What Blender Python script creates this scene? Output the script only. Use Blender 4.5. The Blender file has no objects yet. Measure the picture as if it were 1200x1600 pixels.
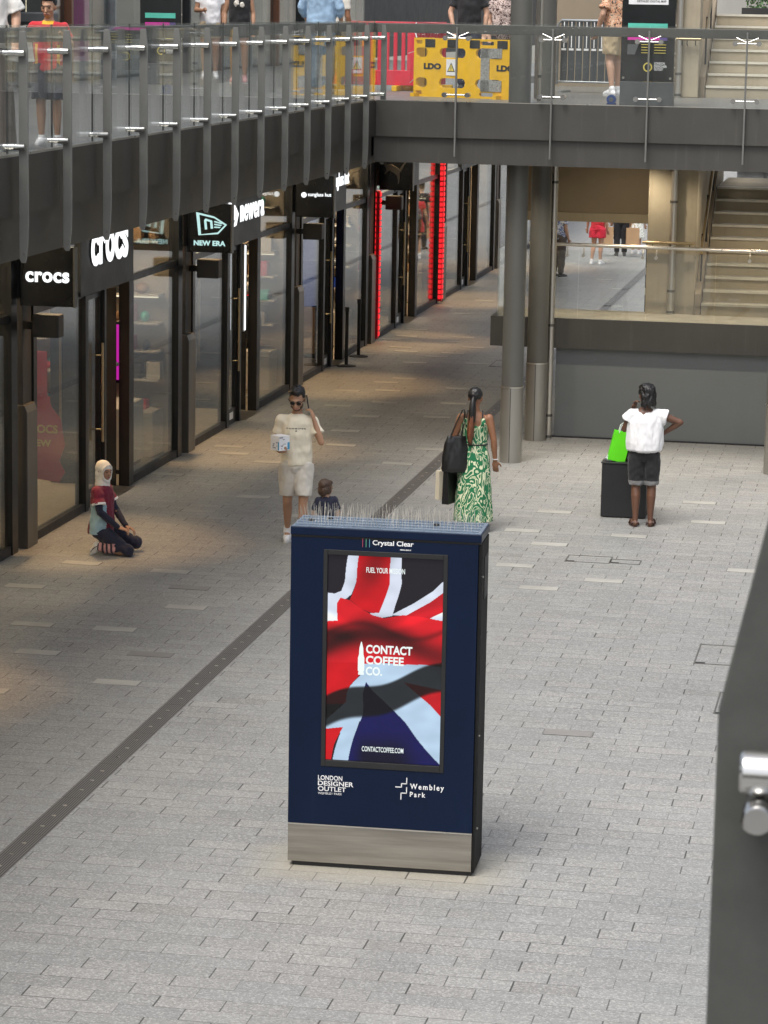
import bpy, bmesh, math, random
from mathutils import Vector, Matrix, noise, Euler
R = math.radians
random.seed(7)
scene = bpy.context.scene
COL = scene.collection
# ------------------------------------------------------------------ camera
cd = bpy.data.cameras.new('camera'); cam = bpy.data.objects.new('camera', cd); COL.objects.link(cam)
scene.camera = cam
PIT, YAW, ROL, FPX = R(10.19737), R(-10.5017), R(1.007646), 4400.0
Fv = Vector((math.sin(YAW)*math.cos(PIT), math.cos(YAW)*math.cos(PIT), -math.sin(PIT)))
Rv = Vector((math.cos(YAW), -math.sin(YAW), 0)); Uv = Rv.cross(Fv)
R2 = math.cos(ROL)*Rv + math.sin(ROL)*Uv; U2 = -math.sin(ROL)*Rv + math.cos(ROL)*Uv
m = Matrix((R2, U2, -Fv)).transposed().to_4x4(); m.translation = (0, 0, 6.0)
cam.matrix_world = m
cd.sensor_fit = 'VERTICAL'; cd.sensor_height = 24; cd.lens = FPX/1600*24
cd.clip_start = .2; cd.clip_end = 600
cd.dof.use_dof = True; cd.dof.focus_distance = 22; cd.dof.aperture_fstop = 26
# ------------------------------------------------------------------ world, sun, exposure
EXPO = 0.82
SUN_EL, SUN_AZ = R(62), R(200)
w = bpy.data.worlds.new('World'); scene.world = w; w.use_nodes = True
nt = w.node_tree; bg = nt.nodes['Background']
sky = nt.nodes.new('ShaderNodeTexSky'); sky.sky_type = 'NISHITA'; sky.sun_disc = False
sky.sun_elevation = SUN_EL; sky.sun_rotation = SUN_AZ; sky.dust_density = 4; sky.air_density = 1.0; sky.ozone_density = .6
hs = nt.nodes.new('ShaderNodeHueSaturation'); hs.inputs['Saturation'].default_value = .42
nt.links.new(sky.outputs[0], hs.inputs['Color']); nt.links.new(hs.outputs[0], bg.inputs['Color'])
bg.inputs['Strength'].default_value = .13
sd = bpy.data.lights.new('sun', 'SUN'); so = bpy.data.objects.new('sun', sd); COL.objects.link(so)
sd.energy = 1.1; sd.angle = R(24); sd.color = (1, .97, .92)
sv = Vector((math.sin(SUN_AZ)*math.cos(SUN_EL), math.cos(SUN_AZ)*math.cos(SUN_EL), math.sin(SUN_EL)))
so.rotation_euler = (-sv).to_track_quat('-Z', 'Y').to_euler(); so.location = sv*80
scene.view_settings.view_transform = 'Standard'; scene.view_settings.look = 'None'
scene.view_settings.exposure = EXPO; scene.view_settings.gamma = 1
scene.render.engine = 'CYCLES'
scene.cycles.max_bounces = 10; scene.cycles.transparent_max_bounces = 24; scene.cycles.glossy_bounces = 5
scene.cycles.use_denoising = True; scene.cycles.sample_clamp_indirect = 4
scene.cycles.caustics_reflective = False; scene.cycles.caustics_refractive = False
EMK = 2**-EXPO

# ------------------------------------------------------------------ materials
def lin(c):
    return tuple((x/12.92 if x <= .04045 else ((x+.055)/1.055)**2.4) for x in c)
def hexc(h):
    return lin(tuple(int(h[i:i+2], 16)/255 for i in (0, 2, 4)))
class N:
    def __init__(s, name):
        s.m = bpy.data.materials.new(name); s.m.use_nodes = True; s.t = s.m.node_tree
        s.b = s.t.nodes['Principled BSDF']
    def n(s, typ, **k):
        o = s.t.nodes.new('ShaderNode'+typ)
        for a, v in k.items(): setattr(o, a, v)
        return o
    def l(s, a, b): s.t.links.new(a, b)
    def math(s, op, a, b=None, c=None):
        o = s.n('Math', operation=op)
        for i, v in enumerate((a, b, c)):
            if v is None: continue
            if isinstance(v, (int, float)): o.inputs[i].default_value = v
            else: s.l(v, o.inputs[i])
        return o.outputs[0]
    def ramp(s, fac, stops, mode='LINEAR'):
        r = s.n('ValToRGB'); r.color_ramp.interpolation = mode; e = r.color_ramp.elements
        while len(e) < len(stops): e.new(.5)
        for q, (p, c) in zip(e, stops):
            q.position = p; q.color = (*c, 1) if len(c) == 3 else c
        s.l(fac, r.inputs[0]); return r.outputs[0]
    def mix(s, fac, a, b, typ='MIX'):
        o = s.n('Mix', data_type='RGBA', blend_type=typ)
        for k, v in ((0, fac), (6, a), (7, b)):
            if isinstance(v, (int, float)): o.inputs[k].default_value = v
            elif isinstance(v, tuple): o.inputs[k].default_value = (*v, 1)
            else: s.l(v, o.inputs[k])
        return o.outputs[2]
    def noise(s, scale, detail=4, rough=.55, stretch=None, coord='Object'):
        t = s.n('TexCoord'); o = s.n('TexNoise'); o.inputs['Scale'].default_value = scale
        o.inputs['Detail'].default_value = detail; o.inputs['Roughness'].default_value = rough
        v = t.outputs[coord]
        if stretch:
            mp = s.n('Mapping'); mp.inputs['Scale'].default_value = stretch; s.l(v, mp.inputs[0]); v = mp.outputs[0]
        s.l(v, o.inputs['Vector']); return o.outputs['Fac']
    def bump(s, h, strength=.3, dist=.01):
        o = s.n('Bump'); o.inputs['Strength'].default_value = strength; o.inputs['Distance'].default_value = dist
        s.l(h, o.inputs['Height']); s.l(o.outputs[0], s.b.inputs['Normal'])
def simple(name, col, rough=.5, metal=0, var=.12, vs=3., bump=0, bs=60., stretch=None, rv=.12, spec=.5, sheen=0):
    k = N(name); b = k.b
    b.inputs['Metallic'].default_value = metal; b.inputs['Specular IOR Level'].default_value = spec
    f = k.noise(vs, 5, .6, stretch)
    lo = tuple(x*(1-var) for x in col); hi = tuple(min(1, x*(1+var)) for x in col)
    k.l(k.ramp(f, [(.3, lo), (.7, hi)]), b.inputs['Base Color'])
    f2 = k.noise(vs*2.3, 4, .6, stretch)
    k.l(k.math('MULTIPLY_ADD', f2, rv*2, rough-rv), b.inputs['Roughness'])
    if bump: k.bump(k.noise(bs, 4, .6, stretch), bump, .004)
    if sheen: b.inputs['Sheen Weight'].default_value = sheen
    return k.m
def emit(name, col, s=1.0, base=(.02, .02, .02)):
    k = N(name); k.b.inputs['Base Color'].default_value = (*base, 1)
    k.b.inputs['Emission Color'].default_value = (*col, 1); k.b.inputs['Emission Strength'].default_value = s*EMK
    return k.m
MT = {}
MT['dark_metal'] = simple('dark_metal', (.060, .057, .050), .42, 0, .12, 1.6, .05, 30, rv=.1)
MT['post_metal'] = simple('post_metal', (.155, .155, .143), .45, 0, .10, 4, .04, 80)
def streak(m_, amt, col):
    t = m_.node_tree; b = t.nodes['Principled BSDF']; src = b.inputs['Base Color'].links[0].from_socket
    tc = t.nodes.new('ShaderNodeTexCoord'); mp = t.nodes.new('ShaderNodeMapping'); mp.inputs['Scale'].default_value = (9, 9, .55)
    nz = t.nodes.new('ShaderNodeTexNoise'); nz.inputs['Scale'].default_value = 1.0; nz.inputs['Detail'].default_value = 6; nz.inputs['Roughness'].default_value = .72
    rp = t.nodes.new('ShaderNodeValToRGB'); rp.color_ramp.elements[0].position = .55; rp.color_ramp.elements[1].position = .82
    rp.color_ramp.elements[1].color = (amt, amt, amt, 1)
    mx = t.nodes.new('ShaderNodeMix'); mx.data_type = 'RGBA'; mx.inputs[7].default_value = (*col, 1)
    L_ = t.links.new; L_(tc.outputs['Object'], mp.inputs[0]); L_(mp.outputs[0], nz.inputs['Vector']); L_(nz.outputs['Fac'], rp.inputs[0]); L_(rp.outputs[0], mx.inputs[0])
    L_(src, mx.inputs[6]); L_(mx.outputs[2], b.inputs['Base Color'])
MT['bronze_metal'] = simple('dark_bronze_metal', (.026, .023, .019), .34, 0, .15, 1.2, .05, 30, rv=.08)
MT['soffit'] = simple('soffit', (.075, .068, .058), .5, 0, .15, .7)
MT['black'] = simple('black_frame', (.008, .008, .008), .35, 0, .2, 3)
MT['matte_black'] = simple('matte_black', (.012, .012, .013), .6, 0, .2, 3)
MT['near_black'] = simple('near_black', (.02, .02, .021), .55, 0, .25, 2)
MT['sleeve_steel'] = simple('sleeve_steel', (.36, .345, .31), .36, .75, .12, 2, .06, 20, (1, 1, .1))
MT['steel'] = simple('brushed_steel', (.60, .57, .51), .30, .9, .12, 2, .08, 20, (1, 1, .05))
MT['pillar_steel'] = simple('pillar_steel', (.15, .143, .128), .38, .7, .12, 2, .05, 20, (1, 1, .1))
MT['chrome'] = simple('chrome', (.55, .545, .53), .2, 1, .05, 4, rv=.05)
MT['brass'] = simple('brass_handrail', (.42, .33, .2), .32, 1, .1, 4)
MT['col_paint'] = simple('column_paint', (.115, .113, .10), .42, .1, .1, 1.5, .04, 40, (1, 1, .2))
MT['grey_wall'] = simple('grey_wall', (.162, .174, .172), .6, 0, .06, .8, .06, 50)
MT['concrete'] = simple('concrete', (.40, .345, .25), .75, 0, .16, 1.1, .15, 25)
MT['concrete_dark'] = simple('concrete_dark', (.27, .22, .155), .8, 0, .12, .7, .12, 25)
MT['tread'] = simple('stair_tread', (.42, .385, .31), .7, 0, .14, 3, .1, 60)
MT['nosing'] = simple('stair_nosing', (.68, .64, .54), .4, .1, .1, 6)
MT['deck_tile'] = simple('deck_tile', (.165, .16, .146), .4, 0, .16, 2.2, .05, 30, (.3, 3, 1))
MT['white_paint'] = simple('white_paint', (.78, .78, .77), .5, 0, .05, 3)
MT['navy'] = simple('navy_paint', (.0014, .0080, .030), .36, 0, .12, 1.4, .03, 50, rv=.08, spec=.22)
MT['navy_top_sheen'] = simple('navy_top_sheen', (.13, .17, .225), .28, 0, .15, 3, .03, 60)  # bluish sheen of the kiosk top is put into this pale colour
MT['side_metal'] = simple('side_metal', (.012, .012, .012), .65, 0, .15, 2, rv=.08, spec=.15)
MT['plinth_steel'] = simple('plinth_steel', (.34, .315, .275), .34, .85, .30, 3.0, .2, 30, (.25, 1, 5.), rv=.10)
MT['skin_tan'] = simple('skin_tan', (.42, .235, .145), .5, 0, .08, 9)
MT['skin_light'] = simple('skin_light', (.52, .31, .21), .5, 0, .08, 9)
MT['skin_brown'] = simple('skin_brown', (.25, .115, .06), .45, 0, .1, 9)
MT['skin_dark'] = simple('skin_dark', (.125, .058, .034), .42, 0, .12, 9)
MT['hair_black'] = simple('hair_black', (.009, .008, .008), .42, 0, .5, 30, .6, 90, (1, 1, .15))
MT['hair_brown'] = simple('hair_brown', (.06, .032, .02), .45, 0, .4, 30, .6, 90, (1, 1, .15))
MT['hair_auburn'] = simple('hair_auburn', (.14, .045, .018), .4, 0, .45, 40, .6, 110, (1, 1, .12))
MT['eye'] = simple('eye_dark', (.012, .008, .006), .2)
MT['lip'] = simple('lip', (.30, .11, .09), .45)
def cloth(name, col, rough=.85, var=.08, bump=.35):
    k = N(name); b = k.b; b.inputs['Roughness'].default_value = rough; b.inputs['Sheen Weight'].default_value = .15
    f = k.noise(5, 4, .6)
    k.l(k.ramp(f, [(.3, tuple(x*(1-var) for x in col)), (.7, tuple(min(1, x*(1+var)) for x in col))]), b.inputs['Base Color'])
    a = k.noise(7, 3, .5, (1.6, 1.6, .8)); c = k.noise(420, 2, .5)
    k.bump(k.math('MULTIPLY_ADD', c, .05, a), bump, .03)
    MT[name] = k.m; return k.m
for nm, c in dict(c_cream=(.80, .73, .58), c_lightgrey=(.62, .585, .52), c_white=(.80, .80, .81), c_black=(.012, .012, .014),
                  c_maroon=(.17, .008, .03), c_skyblue=(.30, .45, .52), c_navy=(.012, .014, .035), c_pink=(.55, .30, .30), c_red=(.52, .02, .03),
                  c_yellow=(.75, .42, .03), c_brown=(.10, .07, .052), c_denimblue=(.30, .44, .60), c_jean=(.10, .17, .24), c_offwhite=(.72, .70, .66),
                  c_tan=(.52, .40, .24), c_hijab=(.74, .72, .66), c_redshort=(.62, .02, .05), c_khaki=(.10, .08, .065), c_hivis=(.45, .70, .05), c_grey=(.2, .2, .2)).items():
    cloth(nm, c)
def pattern(name, stops, scale, detail=2, dist=1.2, stretch=None, mode='CONSTANT', wave=False):
    k = N(name); k.b.inputs['Roughness'].default_value = .85
    t = k.n('TexCoord'); v = t.outputs['Object']
    if stretch:
        mp = k.n('Mapping'); mp.inputs['Scale'].default_value = stretch; k.l(v, mp.inputs[0]); v = mp.outputs[0]
    o = k.n('TexNoise'); o.inputs['Scale'].default_value = scale; o.inputs['Detail'].default_value = detail; o.inputs['Distortion'].default_value = dist
    k.l(v, o.inputs['Vector']); f = o.outputs['Fac']
    if wave:
        f = k.math('FRACT', k.math('MULTIPLY', f, wave))
    k.l(k.ramp(f, stops, mode), k.b.inputs['Base Color'])
    a = k.noise(7, 3, .5, (1.6, 1.6, .6)); k.bump(a, .4, .03)
    MT[name] = k.m
G_, C_ = (.012, .165, .065), (.70, .72, .50)
pattern('c_greenprint', [(0, G_), (.52, C_), (.70, (.18, .30, .10)), (.75, C_), (.88, G_)], 4.0, 1, 2.0, (1.6, 1.6, .8), wave=6)
pattern('c_floral', [(0, (.03, .05, .05)), (.40, (.62, .30, .17)), (.52, (.74, .50, .34)), (.66, (.06, .08, .07))], 26, 2, 1.0)
pattern('c_leopard', [(0, (.05, .02, .02)), (.46, (.62, .5, .45)), (.6, (.08, .04, .03))], 32, 2, 1.)
pattern('c_whiteprint', [(0, (.78, .78, .74)), (.58, (.30, .38, .24)), (.68, (.78, .78, .74))], 26, 2, .8)
pattern('c_blueprint', [(0, (.7, .72, .75)), (.5, (.08, .14, .35)), (.6, (.65, .68, .72))], 16, 2, 1.)
MT['leather'] = simple('black_leather', (.010, .010, .010), .38, 0, .3, 6, .15, 60)
MT['paper_green'] = simple('paper_green', (.13, .78, .01), .5, 0, .08, 4, .1, 20)
MT['paper_cream'] = simple('paper_cream', (.68, .62, .48), .6, 0, .06, 4, .1, 20)
MT['paper_brown'] = simple('paper_brown', (.45, .29, .16), .7, 0, .1, 4, .1, 20)
MT['rubber'] = simple('rubber_sole', (.6, .6, .58), .6)
MT['yellow_plastic'] = simple('yellow_plastic', (.78, .45, .006), .45, 0, .10, 4, .04, 40)
MT['red_plastic'] = simple('red_plastic', (.66, .018, .05), .42, 0, .1, 4, .04, 40)
MT['blue_plastic'] = simple('blue_plastic', (.01, .05, .22), .4)
MT['galv'] = simple('galvanised_steel', (.33, .35, .36), .4, .7, .15, 6)
MT['blade_black'] = simple('blade_black', (.004, .004, .004), .25, 0, .2, 3)
MT['fascia_grey'] = simple('fascia_grey', (.048, .05, .05), .45, 0, .08, 1.5)
MT['wood_warm'] = simple('warm_wood', (.38, .22, .11), .5, 0, .25, 2, .05, 20, (.3, 3, 3))
MT['shop_wall'] = simple('shop_wall', (.34, .28, .21), .8, 0, .15, 1)
MT['fg_metal'] = simple('weathered_post', (.060, .062, .056), .5, 0, .22, 14, .06, 90)
MT['shop_floor'] = simple('shop_floor', (.34, .27, .19), .45, 0, .15, 1.5)
MT['display_white'] = simple('display_white', (.5, .44, .36), .6)
MT['display_red'] = simple('display_red', (.5, .02, .035), .5)
MT['display_blue'] = simple('display_blue', (.01, .05, .35), .5)
MT['teal'] = simple('teal_print', (.10, .52, .40), .4)
MT['magenta'] = simple('magenta_print', (.70, .035, .38), .4)
MT['map_dark'] = simple('map_black', (.010, .012, .013), .2, 0, .2, 2)
MT['slat_grey'] = simple('slat_grey', (.045, .052, .056), .4)
MT['map_grey'] = simple('map_grey', (.10, .105, .11), .35)
MT['print_white'] = simple('print_white', (.8, .8, .8), .5)
MT['print_yellow'] = simple('print_yellow', (.75, .6, .12), .5)
MT['hedge'] = simple('hedge_leaf', (.05, .12, .03), .6, 0, .4, 8)
MT['bronze'] = simple('bronze_frame', (.22, .10, .06), .4, .3, .15, 2)
MT['far_wall'] = simple('far_cladding', (.32, .31, .28), .7, 0, .12, .5)
MT['bright_glass_wall'] = simple('bright_window_paint', (.55, .58, .6), .4)
MT['e_white'] = emit('lit_letter', (.95, .98, 1), 1.6)
MT['e_mint'] = emit('lit_logo', (.55, .85, .83), 1.0)
MT['e_red'] = emit('red_led', (1, .02, .03), 1.25, (.2, 0, 0))
MT['e_strip'] = emit('white_led', (.9, .95, 1), 1.6)
MT['e_warm'] = emit('warm_lamp', (1, .68, .36), 9)
MT['e_ceiling'] = emit('shop_ceiling_lamp', (1, .78, .52), 32)
MT['e_magenta'] = emit('magenta_screen', (.62, .02, .42), .8)
MT['e_amber'] = emit('amber_strip', (1, .85, .6), 1.5)
MT['c_red_s'] = emit('crystal_red', (.85, .12, .2), .8); MT['c_grn_s'] = emit('crystal_green', (.25, .75, .45), .8); MT['c_blu_s'] = emit('crystal_blue', (.25, .65, .85), .8)
def glass(name, tint=(.93, .95, .94), ior=1.5, rough=.0, haze=0.):
    k = N(name); t = k.t; t.nodes.remove(k.b)
    out = [x for x in t.nodes if x.type == 'OUTPUT_MATERIAL'][0]
    tr = k.n('BsdfTransparent'); tr.inputs[0].default_value = (*tint, 1)
    gl = k.n('BsdfGlossy'); gl.inputs['Roughness'].default_value = rough; gl.inputs[0].default_value = (.95, .97, .97, 1)
    lw = k.n('LayerWeight'); lw.inputs['Blend'].default_value = .5; f0 = ((ior-1)/(ior+1))**2
    fz = k.math('MULTIPLY_ADD', k.math('POWER', lw.outputs['Facing'], 5.0), 1-f0, f0)
    # smears and dust on the pane
    f = k.noise(1.7, 5, .7); fm = k.math('MULTIPLY_ADD', f, .10, -.05)
    mx = k.n('MixShader'); k.l(k.math('ADD', fz, k.math('MULTIPLY', fm, .4)), mx.inputs[0]); k.l(tr.outputs[0], mx.inputs[1]); k.l(gl.outputs[0], mx.inputs[2])
    res = mx.outputs[0]
    if haze:
        df = k.n('BsdfDiffuse'); df.inputs[0].default_value = (.6, .62, .6, 1)
        m2 = k.n('MixShader'); k.l(k.math('MULTIPLY', k.noise(3., 6, .7, (1, 1, .4)), haze*2), m2.inputs[0]); k.l(res, m2.inputs[1]); k.l(df.outputs[0], m2.inputs[2]); res = m2.outputs[0]
    k.l(res, out.inputs[0]); MT[name] = k.m
glass('shop_glass', (.84, .86, .85), 1.62)
glass('balustrade_glass', (.96, .972, .964), 1.45, 0, .03)

def paving_material():
    k = N('granite_paving'); b = k.b
    t = k.n('TexCoord'); sp = k.n('SeparateXYZ'); k.l(t.outputs['Object'], sp.inputs[0]); x, y = sp.outputs[0], sp.outputs[1]
    L, Hh = .4155, .1905
    ry = k.math('DIVIDE', k.math('SUBTRACT', y, 16.33), Hh); row = k.math('FLOOR', ry); fy = k.math('FRACT', ry)
    par = k.math('FLOORED_MODULO', row, 2)
    rx = k.math('ADD', k.math('DIVIDE', k.math('SUBTRACT', x, -1.392), L), k.math('MULTIPLY_ADD', par, .5, .5))
    col = k.math('FLOOR', rx); fx = k.math('FRACT', rx)
    cb = k.n('CombineXYZ'); k.l(row, cb.inputs[0]); k.l(col, cb.inputs[1])
    wn = k.n('TexWhiteNoise', noise_dimensions='3D'); k.l(cb.outputs[0], wn.inputs['Vector'])
    cb2 = k.n('CombineXYZ'); k.l(row, cb2.inputs[0]); k.l(col, cb2.inputs[1]); cb2.inputs[2].default_value = 7.3
    wn2 = k.n('TexWhiteNoise', noise_dimensions='3D'); k.l(cb2.outputs[0], wn2.inputs['Vector'])
    r1, r2 = wn.outputs['Value'], wn2.outputs['Value']
    # joint distance
    sj = k.math('LESS_THAN', k.math('MULTIPLY', fx, L), k.math('MULTIPLY_ADD', r2, .007, .0048))
    lj = k.math('LESS_THAN', k.math('MULTIPLY', fy, Hh), k.math('MULTIPLY_ADD', r1, .0045, .0022))
    sjs = k.math('MULTIPLY', sj, k.math('MULTIPLY_ADD', k.math('POWER', r2, .6), .58, .30)); ljs = k.math('MULTIPLY', lj, k.math('MULTIPLY_ADD', r2, .45, .52))
    joint = k.math('MAXIMUM', sjs, ljs)
    big = k.noise(.32, 4, .6); mid = k.noise(2.1, 5, .65)
    tone = k.math('ADD', k.math('MULTIPLY_ADD', r1, .11, .885), k.math('MULTIPLY_ADD', big, .34, -.17))
    tone = k.math('ADD', tone, k.math('MULTIPLY_ADD', mid, .22, -.11))
    tone = k.math('SUBTRACT', tone, k.math('MULTIPLY', k.math('GREATER_THAN', r2, .985), .10))
    # granite flecks
    vo = k.n('TexVoronoi'); vo.inputs['Scale'].default_value = 85; k.l(t.outputs['Object'], vo.inputs['Vector'])
    wv = k.n('SeparateColor'); k.l(vo.outputs['Color'], wv.inputs[0])
    fl = k.math('GREATER_THAN', wv.outputs[0], .80); dk = k.math('LESS_THAN', wv.outputs[0], .22)
    fine = k.noise(150, 3, .7)
    tone = k.math('ADD', tone, k.math('MULTIPLY', fl, .30)); tone = k.math('SUBTRACT', tone, k.math('MULTIPLY', dk, .16))
    tone = k.math('ADD', tone, k.math('MULTIPLY_ADD', fine, .3, -.15))
    warm = k.ramp(k.math('ADD', k.math('MULTIPLY', big, .6), k.math('MULTIPLY', r2, .4)), [(.3, (.282, .284, .275)), (.75, (.308, .303, .286))])
    hv = k.n('Vector' + 'Math', operation='SCALE'); k.l(warm, hv.inputs[0]); k.l(tone, hv.inputs['Scale'])
    # spots of chewing gum and dark stains
    v2 = k.n('TexVoronoi'); v2.inputs['Scale'].default_value = 1.9; k.l(t.outputs['Object'], v2.inputs['Vector'])
    gum = k.math('LESS_THAN', v2.outputs['Distance'], .035)
    c = k.mix(k.math('MULTIPLY', gum, .25), hv.outputs[0], (.09, .085, .08))
    # sandy stain where the kiosk stands
    kx = k.math('MAXIMUM', k.math('SUBTRACT', k.math('ABSOLUTE', k.math('SUBTRACT', x, -3.46)), .66), 0.0)
    ky = k.math('MAXIMUM', k.math('SUBTRACT', k.math('ABSOLUTE', k.math('SUBTRACT', y, 18.9)), .22), 0.0)
    kd = k.math('SQRT', k.math('ADD', k.math('MULTIPLY', kx, kx), k.math('MULTIPLY', ky, ky)))
    st_ = k.math('MULTIPLY', k.math('SUBTRACT', 1.0, k.math('MINIMUM', k.math('DIVIDE', kd, k.math('MULTIPLY_ADD', mid, .5, .12)), 1.0)), .55)
    c = k.mix(st_, c, (.42, .385, .30))
    c = k.mix(joint, c, (.035, .033, .03))
    k.l(c, b.inputs['Base Color'])
    k.l(k.math('MULTIPLY_ADD', mid, .22, .40), b.inputs['Roughness'])
    k.bump(k.math('SUBTRACT', k.math('MULTIPLY', fine, .12), joint), .35, .006)
    MT['paving'] = k.m
paving_material()
streak(MT['navy'], .3, (.012, .022, .05)); streak(MT['dark_metal'], .35, (.16, .155, .14)); streak(MT['grey_wall'], .22, (.22, .22, .2)); streak(MT['concrete'], .5, (.22, .18, .12))

# ------------------------------------------------------------------ geometry helpers
class MB:
    def __init__(s): s.v = []; s.f = []; s.mi = []; s.cur = 0
    def mat(s, i): s.cur = i; return s
    def add(s, vs, fs):
        o = len(s.v); s.v += [tuple(p) for p in vs]
        for f in fs: s.f.append([o+i for i in f]); s.mi.append(s.cur)
        return s
    def box(s, x0, x1, y0, y1, z0, z1):
        vs = [(x, y, z) for z in (z0, z1) for y in (y0, y1) for x in (x0, x1)]
        return s.add(vs, [(0, 2, 3, 1), (4, 5, 7, 6), (0, 1, 5, 4), (2, 6, 7, 3), (0, 4, 6, 2), (1, 3, 7, 5)])
    def tube(s, pts, rad, n=12, caps=True, round_caps=False, flat=1.0):
        pts = [Vector(p) for p in pts]
        if isinstance(rad, (int, float)): rad = [rad]*len(pts)
        rad = list(rad)
        if round_caps:
            d0 = (pts[0]-pts[1]).normalized(); d1 = (pts[-1]-pts[-2]).normalized()
            pre = [(pts[0]+d0*rad[0]*math.sin(a), rad[0]*math.cos(a)) for a in (R(80), R(55), R(28))]
            post = [(pts[-1]+d1*rad[-1]*math.sin(a), rad[-1]*math.cos(a)) for a in (R(28), R(55), R(80))]
            pts = [p for p, _ in pre]+pts+[p for p, _ in post]; rad = [r for _, r in pre]+rad+[r for _, r in post]
        rings = []; prevx = None
        for i, p in enumerate(pts):
            t = (pts[min(i+1, len(pts)-1)]-pts[max(i-1, 0)])
            t = t.normalized() if t.length > 1e-9 else Vector((0, 0, 1))
            if prevx is None:
                a = Vector((0, 0, 1)) if abs(t.z) < .9 else Vector((1, 0, 0))
                xa = t.cross(a).normalized()
            else:
                xa = (prevx - t*prevx.dot(t)).normalized()
            prevx = xa; ya = t.cross(xa)
            rings.append([p+(xa*math.cos(2*math.pi*k/n)+ya*flat*math.sin(2*math.pi*k/n))*rad[i] for k in range(n)])
        vs = [v for r in rings for v in r]; fs = []
        for i in range(len(rings)-1):
            for k in range(n):
                a, b2 = i*n+k, i*n+(k+1) % n
                fs.append((a, b2, b2+n, a+n))
        if caps:
            fs.append(tuple(range(n))[::-1]); fs.append(tuple((len(rings)-1)*n+k for k in range(n)))
        return s.add(vs, fs)
    def cyl(s, p0, p1, r, n=16): return s.tube([p0, p1], r, n)
    def ell(s, c, r, rot=None, nu=14, nv=9):
        c = Vector(c); vs = []; fs = []
        M_ = rot if rot is not None else Matrix.Identity(3)
        for j in range(nv+1):
            th = math.pi*j/nv
            if j in (0, nv): vs.append(c+M_@Vector((0, 0, r[2]*math.cos(th)))); continue
            for i in range(nu):
                ph = 2*math.pi*i/nu
                vs.append(c+M_@Vector((r[0]*math.sin(th)*math.cos(ph), r[1]*math.sin(th)*math.sin(ph), r[2]*math.cos(th))))
        last = len(vs)-1
        for i in range(nu):
            fs.append((0, 1+i, 1+(i+1) % nu)); b0 = 1+(nv-2)*nu
            fs.append((b0+i, last, b0+(i+1) % nu))
            for j in range(nv-2):
                a = 1+j*nu+i; b2 = 1+j*nu+(i+1) % nu
                fs.append((a, a+nu, b2+nu, b2))
        return s.add(vs, fs)
    def loft(s, rings, n=24, sup=1.0):
        # rings: (cx,cy,cz,rx,ry)
        vs = []; fs = []
        for cx, cy, cz, rx, ry in rings:
            for k in range(n):
                a = 2*math.pi*k/n; ca, sa = math.cos(a), math.sin(a)
                vs.append((cx+rx*math.copysign(abs(ca)**sup, ca), cy+ry*math.copysign(abs(sa)**sup, sa), cz))
        for i in range(len(rings)-1):
            for k in range(n):
                a, b2 = i*n+k, i*n+(k+1) % n; fs.append((a, b2, b2+n, a+n))
        fs.append(tuple(range(n))[::-1]); fs.append(tuple((len(rings)-1)*n+k for k in range(n)))
        return s.add(vs, fs)
    def prism(s, poly, O, U, V, W):
        # polygon in (u,v) extruded by vector W
        O, U, V, W = Vector(O), Vector(U), Vector(V), Vector(W); n = len(poly)
        vs = [O+U*a+V*b for a, b in poly]+[O+U*a+V*b+W for a, b in poly]
        fs = [tuple(range(n))[::-1], tuple(range(n, 2*n))]+[(i, (i+1) % n, (i+1) % n+n, i+n) for i in range(n)]
        return s.add(vs, fs)
    def text(s, body, O, U, V, W, width=None, height=None, bold=0., spacing=1., shear=0., align='LEFT', ext=.5):
        cu = bpy.data.curves.new('t', 'FONT'); cu.body = body; cu.size = 1; cu.offset = bold; cu.space_character = spacing; cu.extrude = ext; cu.shear = shear
        cu.space_line = .86; cu.resolution_u = 4
        ob = bpy.data.objects.new('t', cu); COL.objects.link(ob)
        dg = bpy.context.evaluated_depsgraph_get(); dg.update()
        me = bpy.data.meshes.new_from_object(ob.evaluated_get(dg))
        P = [v.co.copy() for v in me.vertices]; F = [list(p.vertices) for p in me.polygons]
        bpy.data.objects.remove(ob); bpy.data.curves.remove(cu); bpy.data.meshes.remove(me)
        x0 = min(p.x for p in P); x1 = max(p.x for p in P); y0 = min(p.y for p in P); y1 = max(p.y for p in P)
        h = height/(y1-y0) if height else None
        ws = width/(x1-x0) if width else h
        if h is None: h = ws
        O, U, V, W = Vector(O), Vector(U), Vector(V), Vector(W)
        off = 0 if align == 'LEFT' else (-.5*(x1-x0)*ws if align == 'CENTER' else -(x1-x0)*ws)
        return s.add([O+U*((p.x-x0)*ws+off)+V*((p.y-y0)*h)+W*(p.z+ext)/(2*ext) for p in P], F)
    def build(s, name, mats, parent=None, smooth=False, bevel=0, local=False, autosmooth=None):
        me = bpy.data.meshes.new(name)
        vs = s.v
        if parent is not None and not local:
            inv = wm(parent).inverted(); vs = [inv@Vector(p) for p in vs]
        me.from_pydata([tuple(p) for p in vs], [], s.f)
        if isinstance(mats, (str, bpy.types.Material)): mats = [mats]
        for q in mats: me.materials.append(MT[q] if isinstance(q, str) else q)
        me.polygons.foreach_set('material_index', s.mi)
        bm = bmesh.new(); bm.from_mesh(me); bmesh.ops.recalc_face_normals(bm, faces=bm.faces); bm.to_mesh(me); bm.free()
        if smooth:
            me.polygons.foreach_set('use_smooth', [True]*len(me.polygons))
            try: me.set_sharp_from_angle(angle=R(autosmooth or 40))
            except Exception: pass
        o = bpy.data.objects.new(name, me); COL.objects.link(o)
        if parent is not None: o.parent = parent
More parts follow.
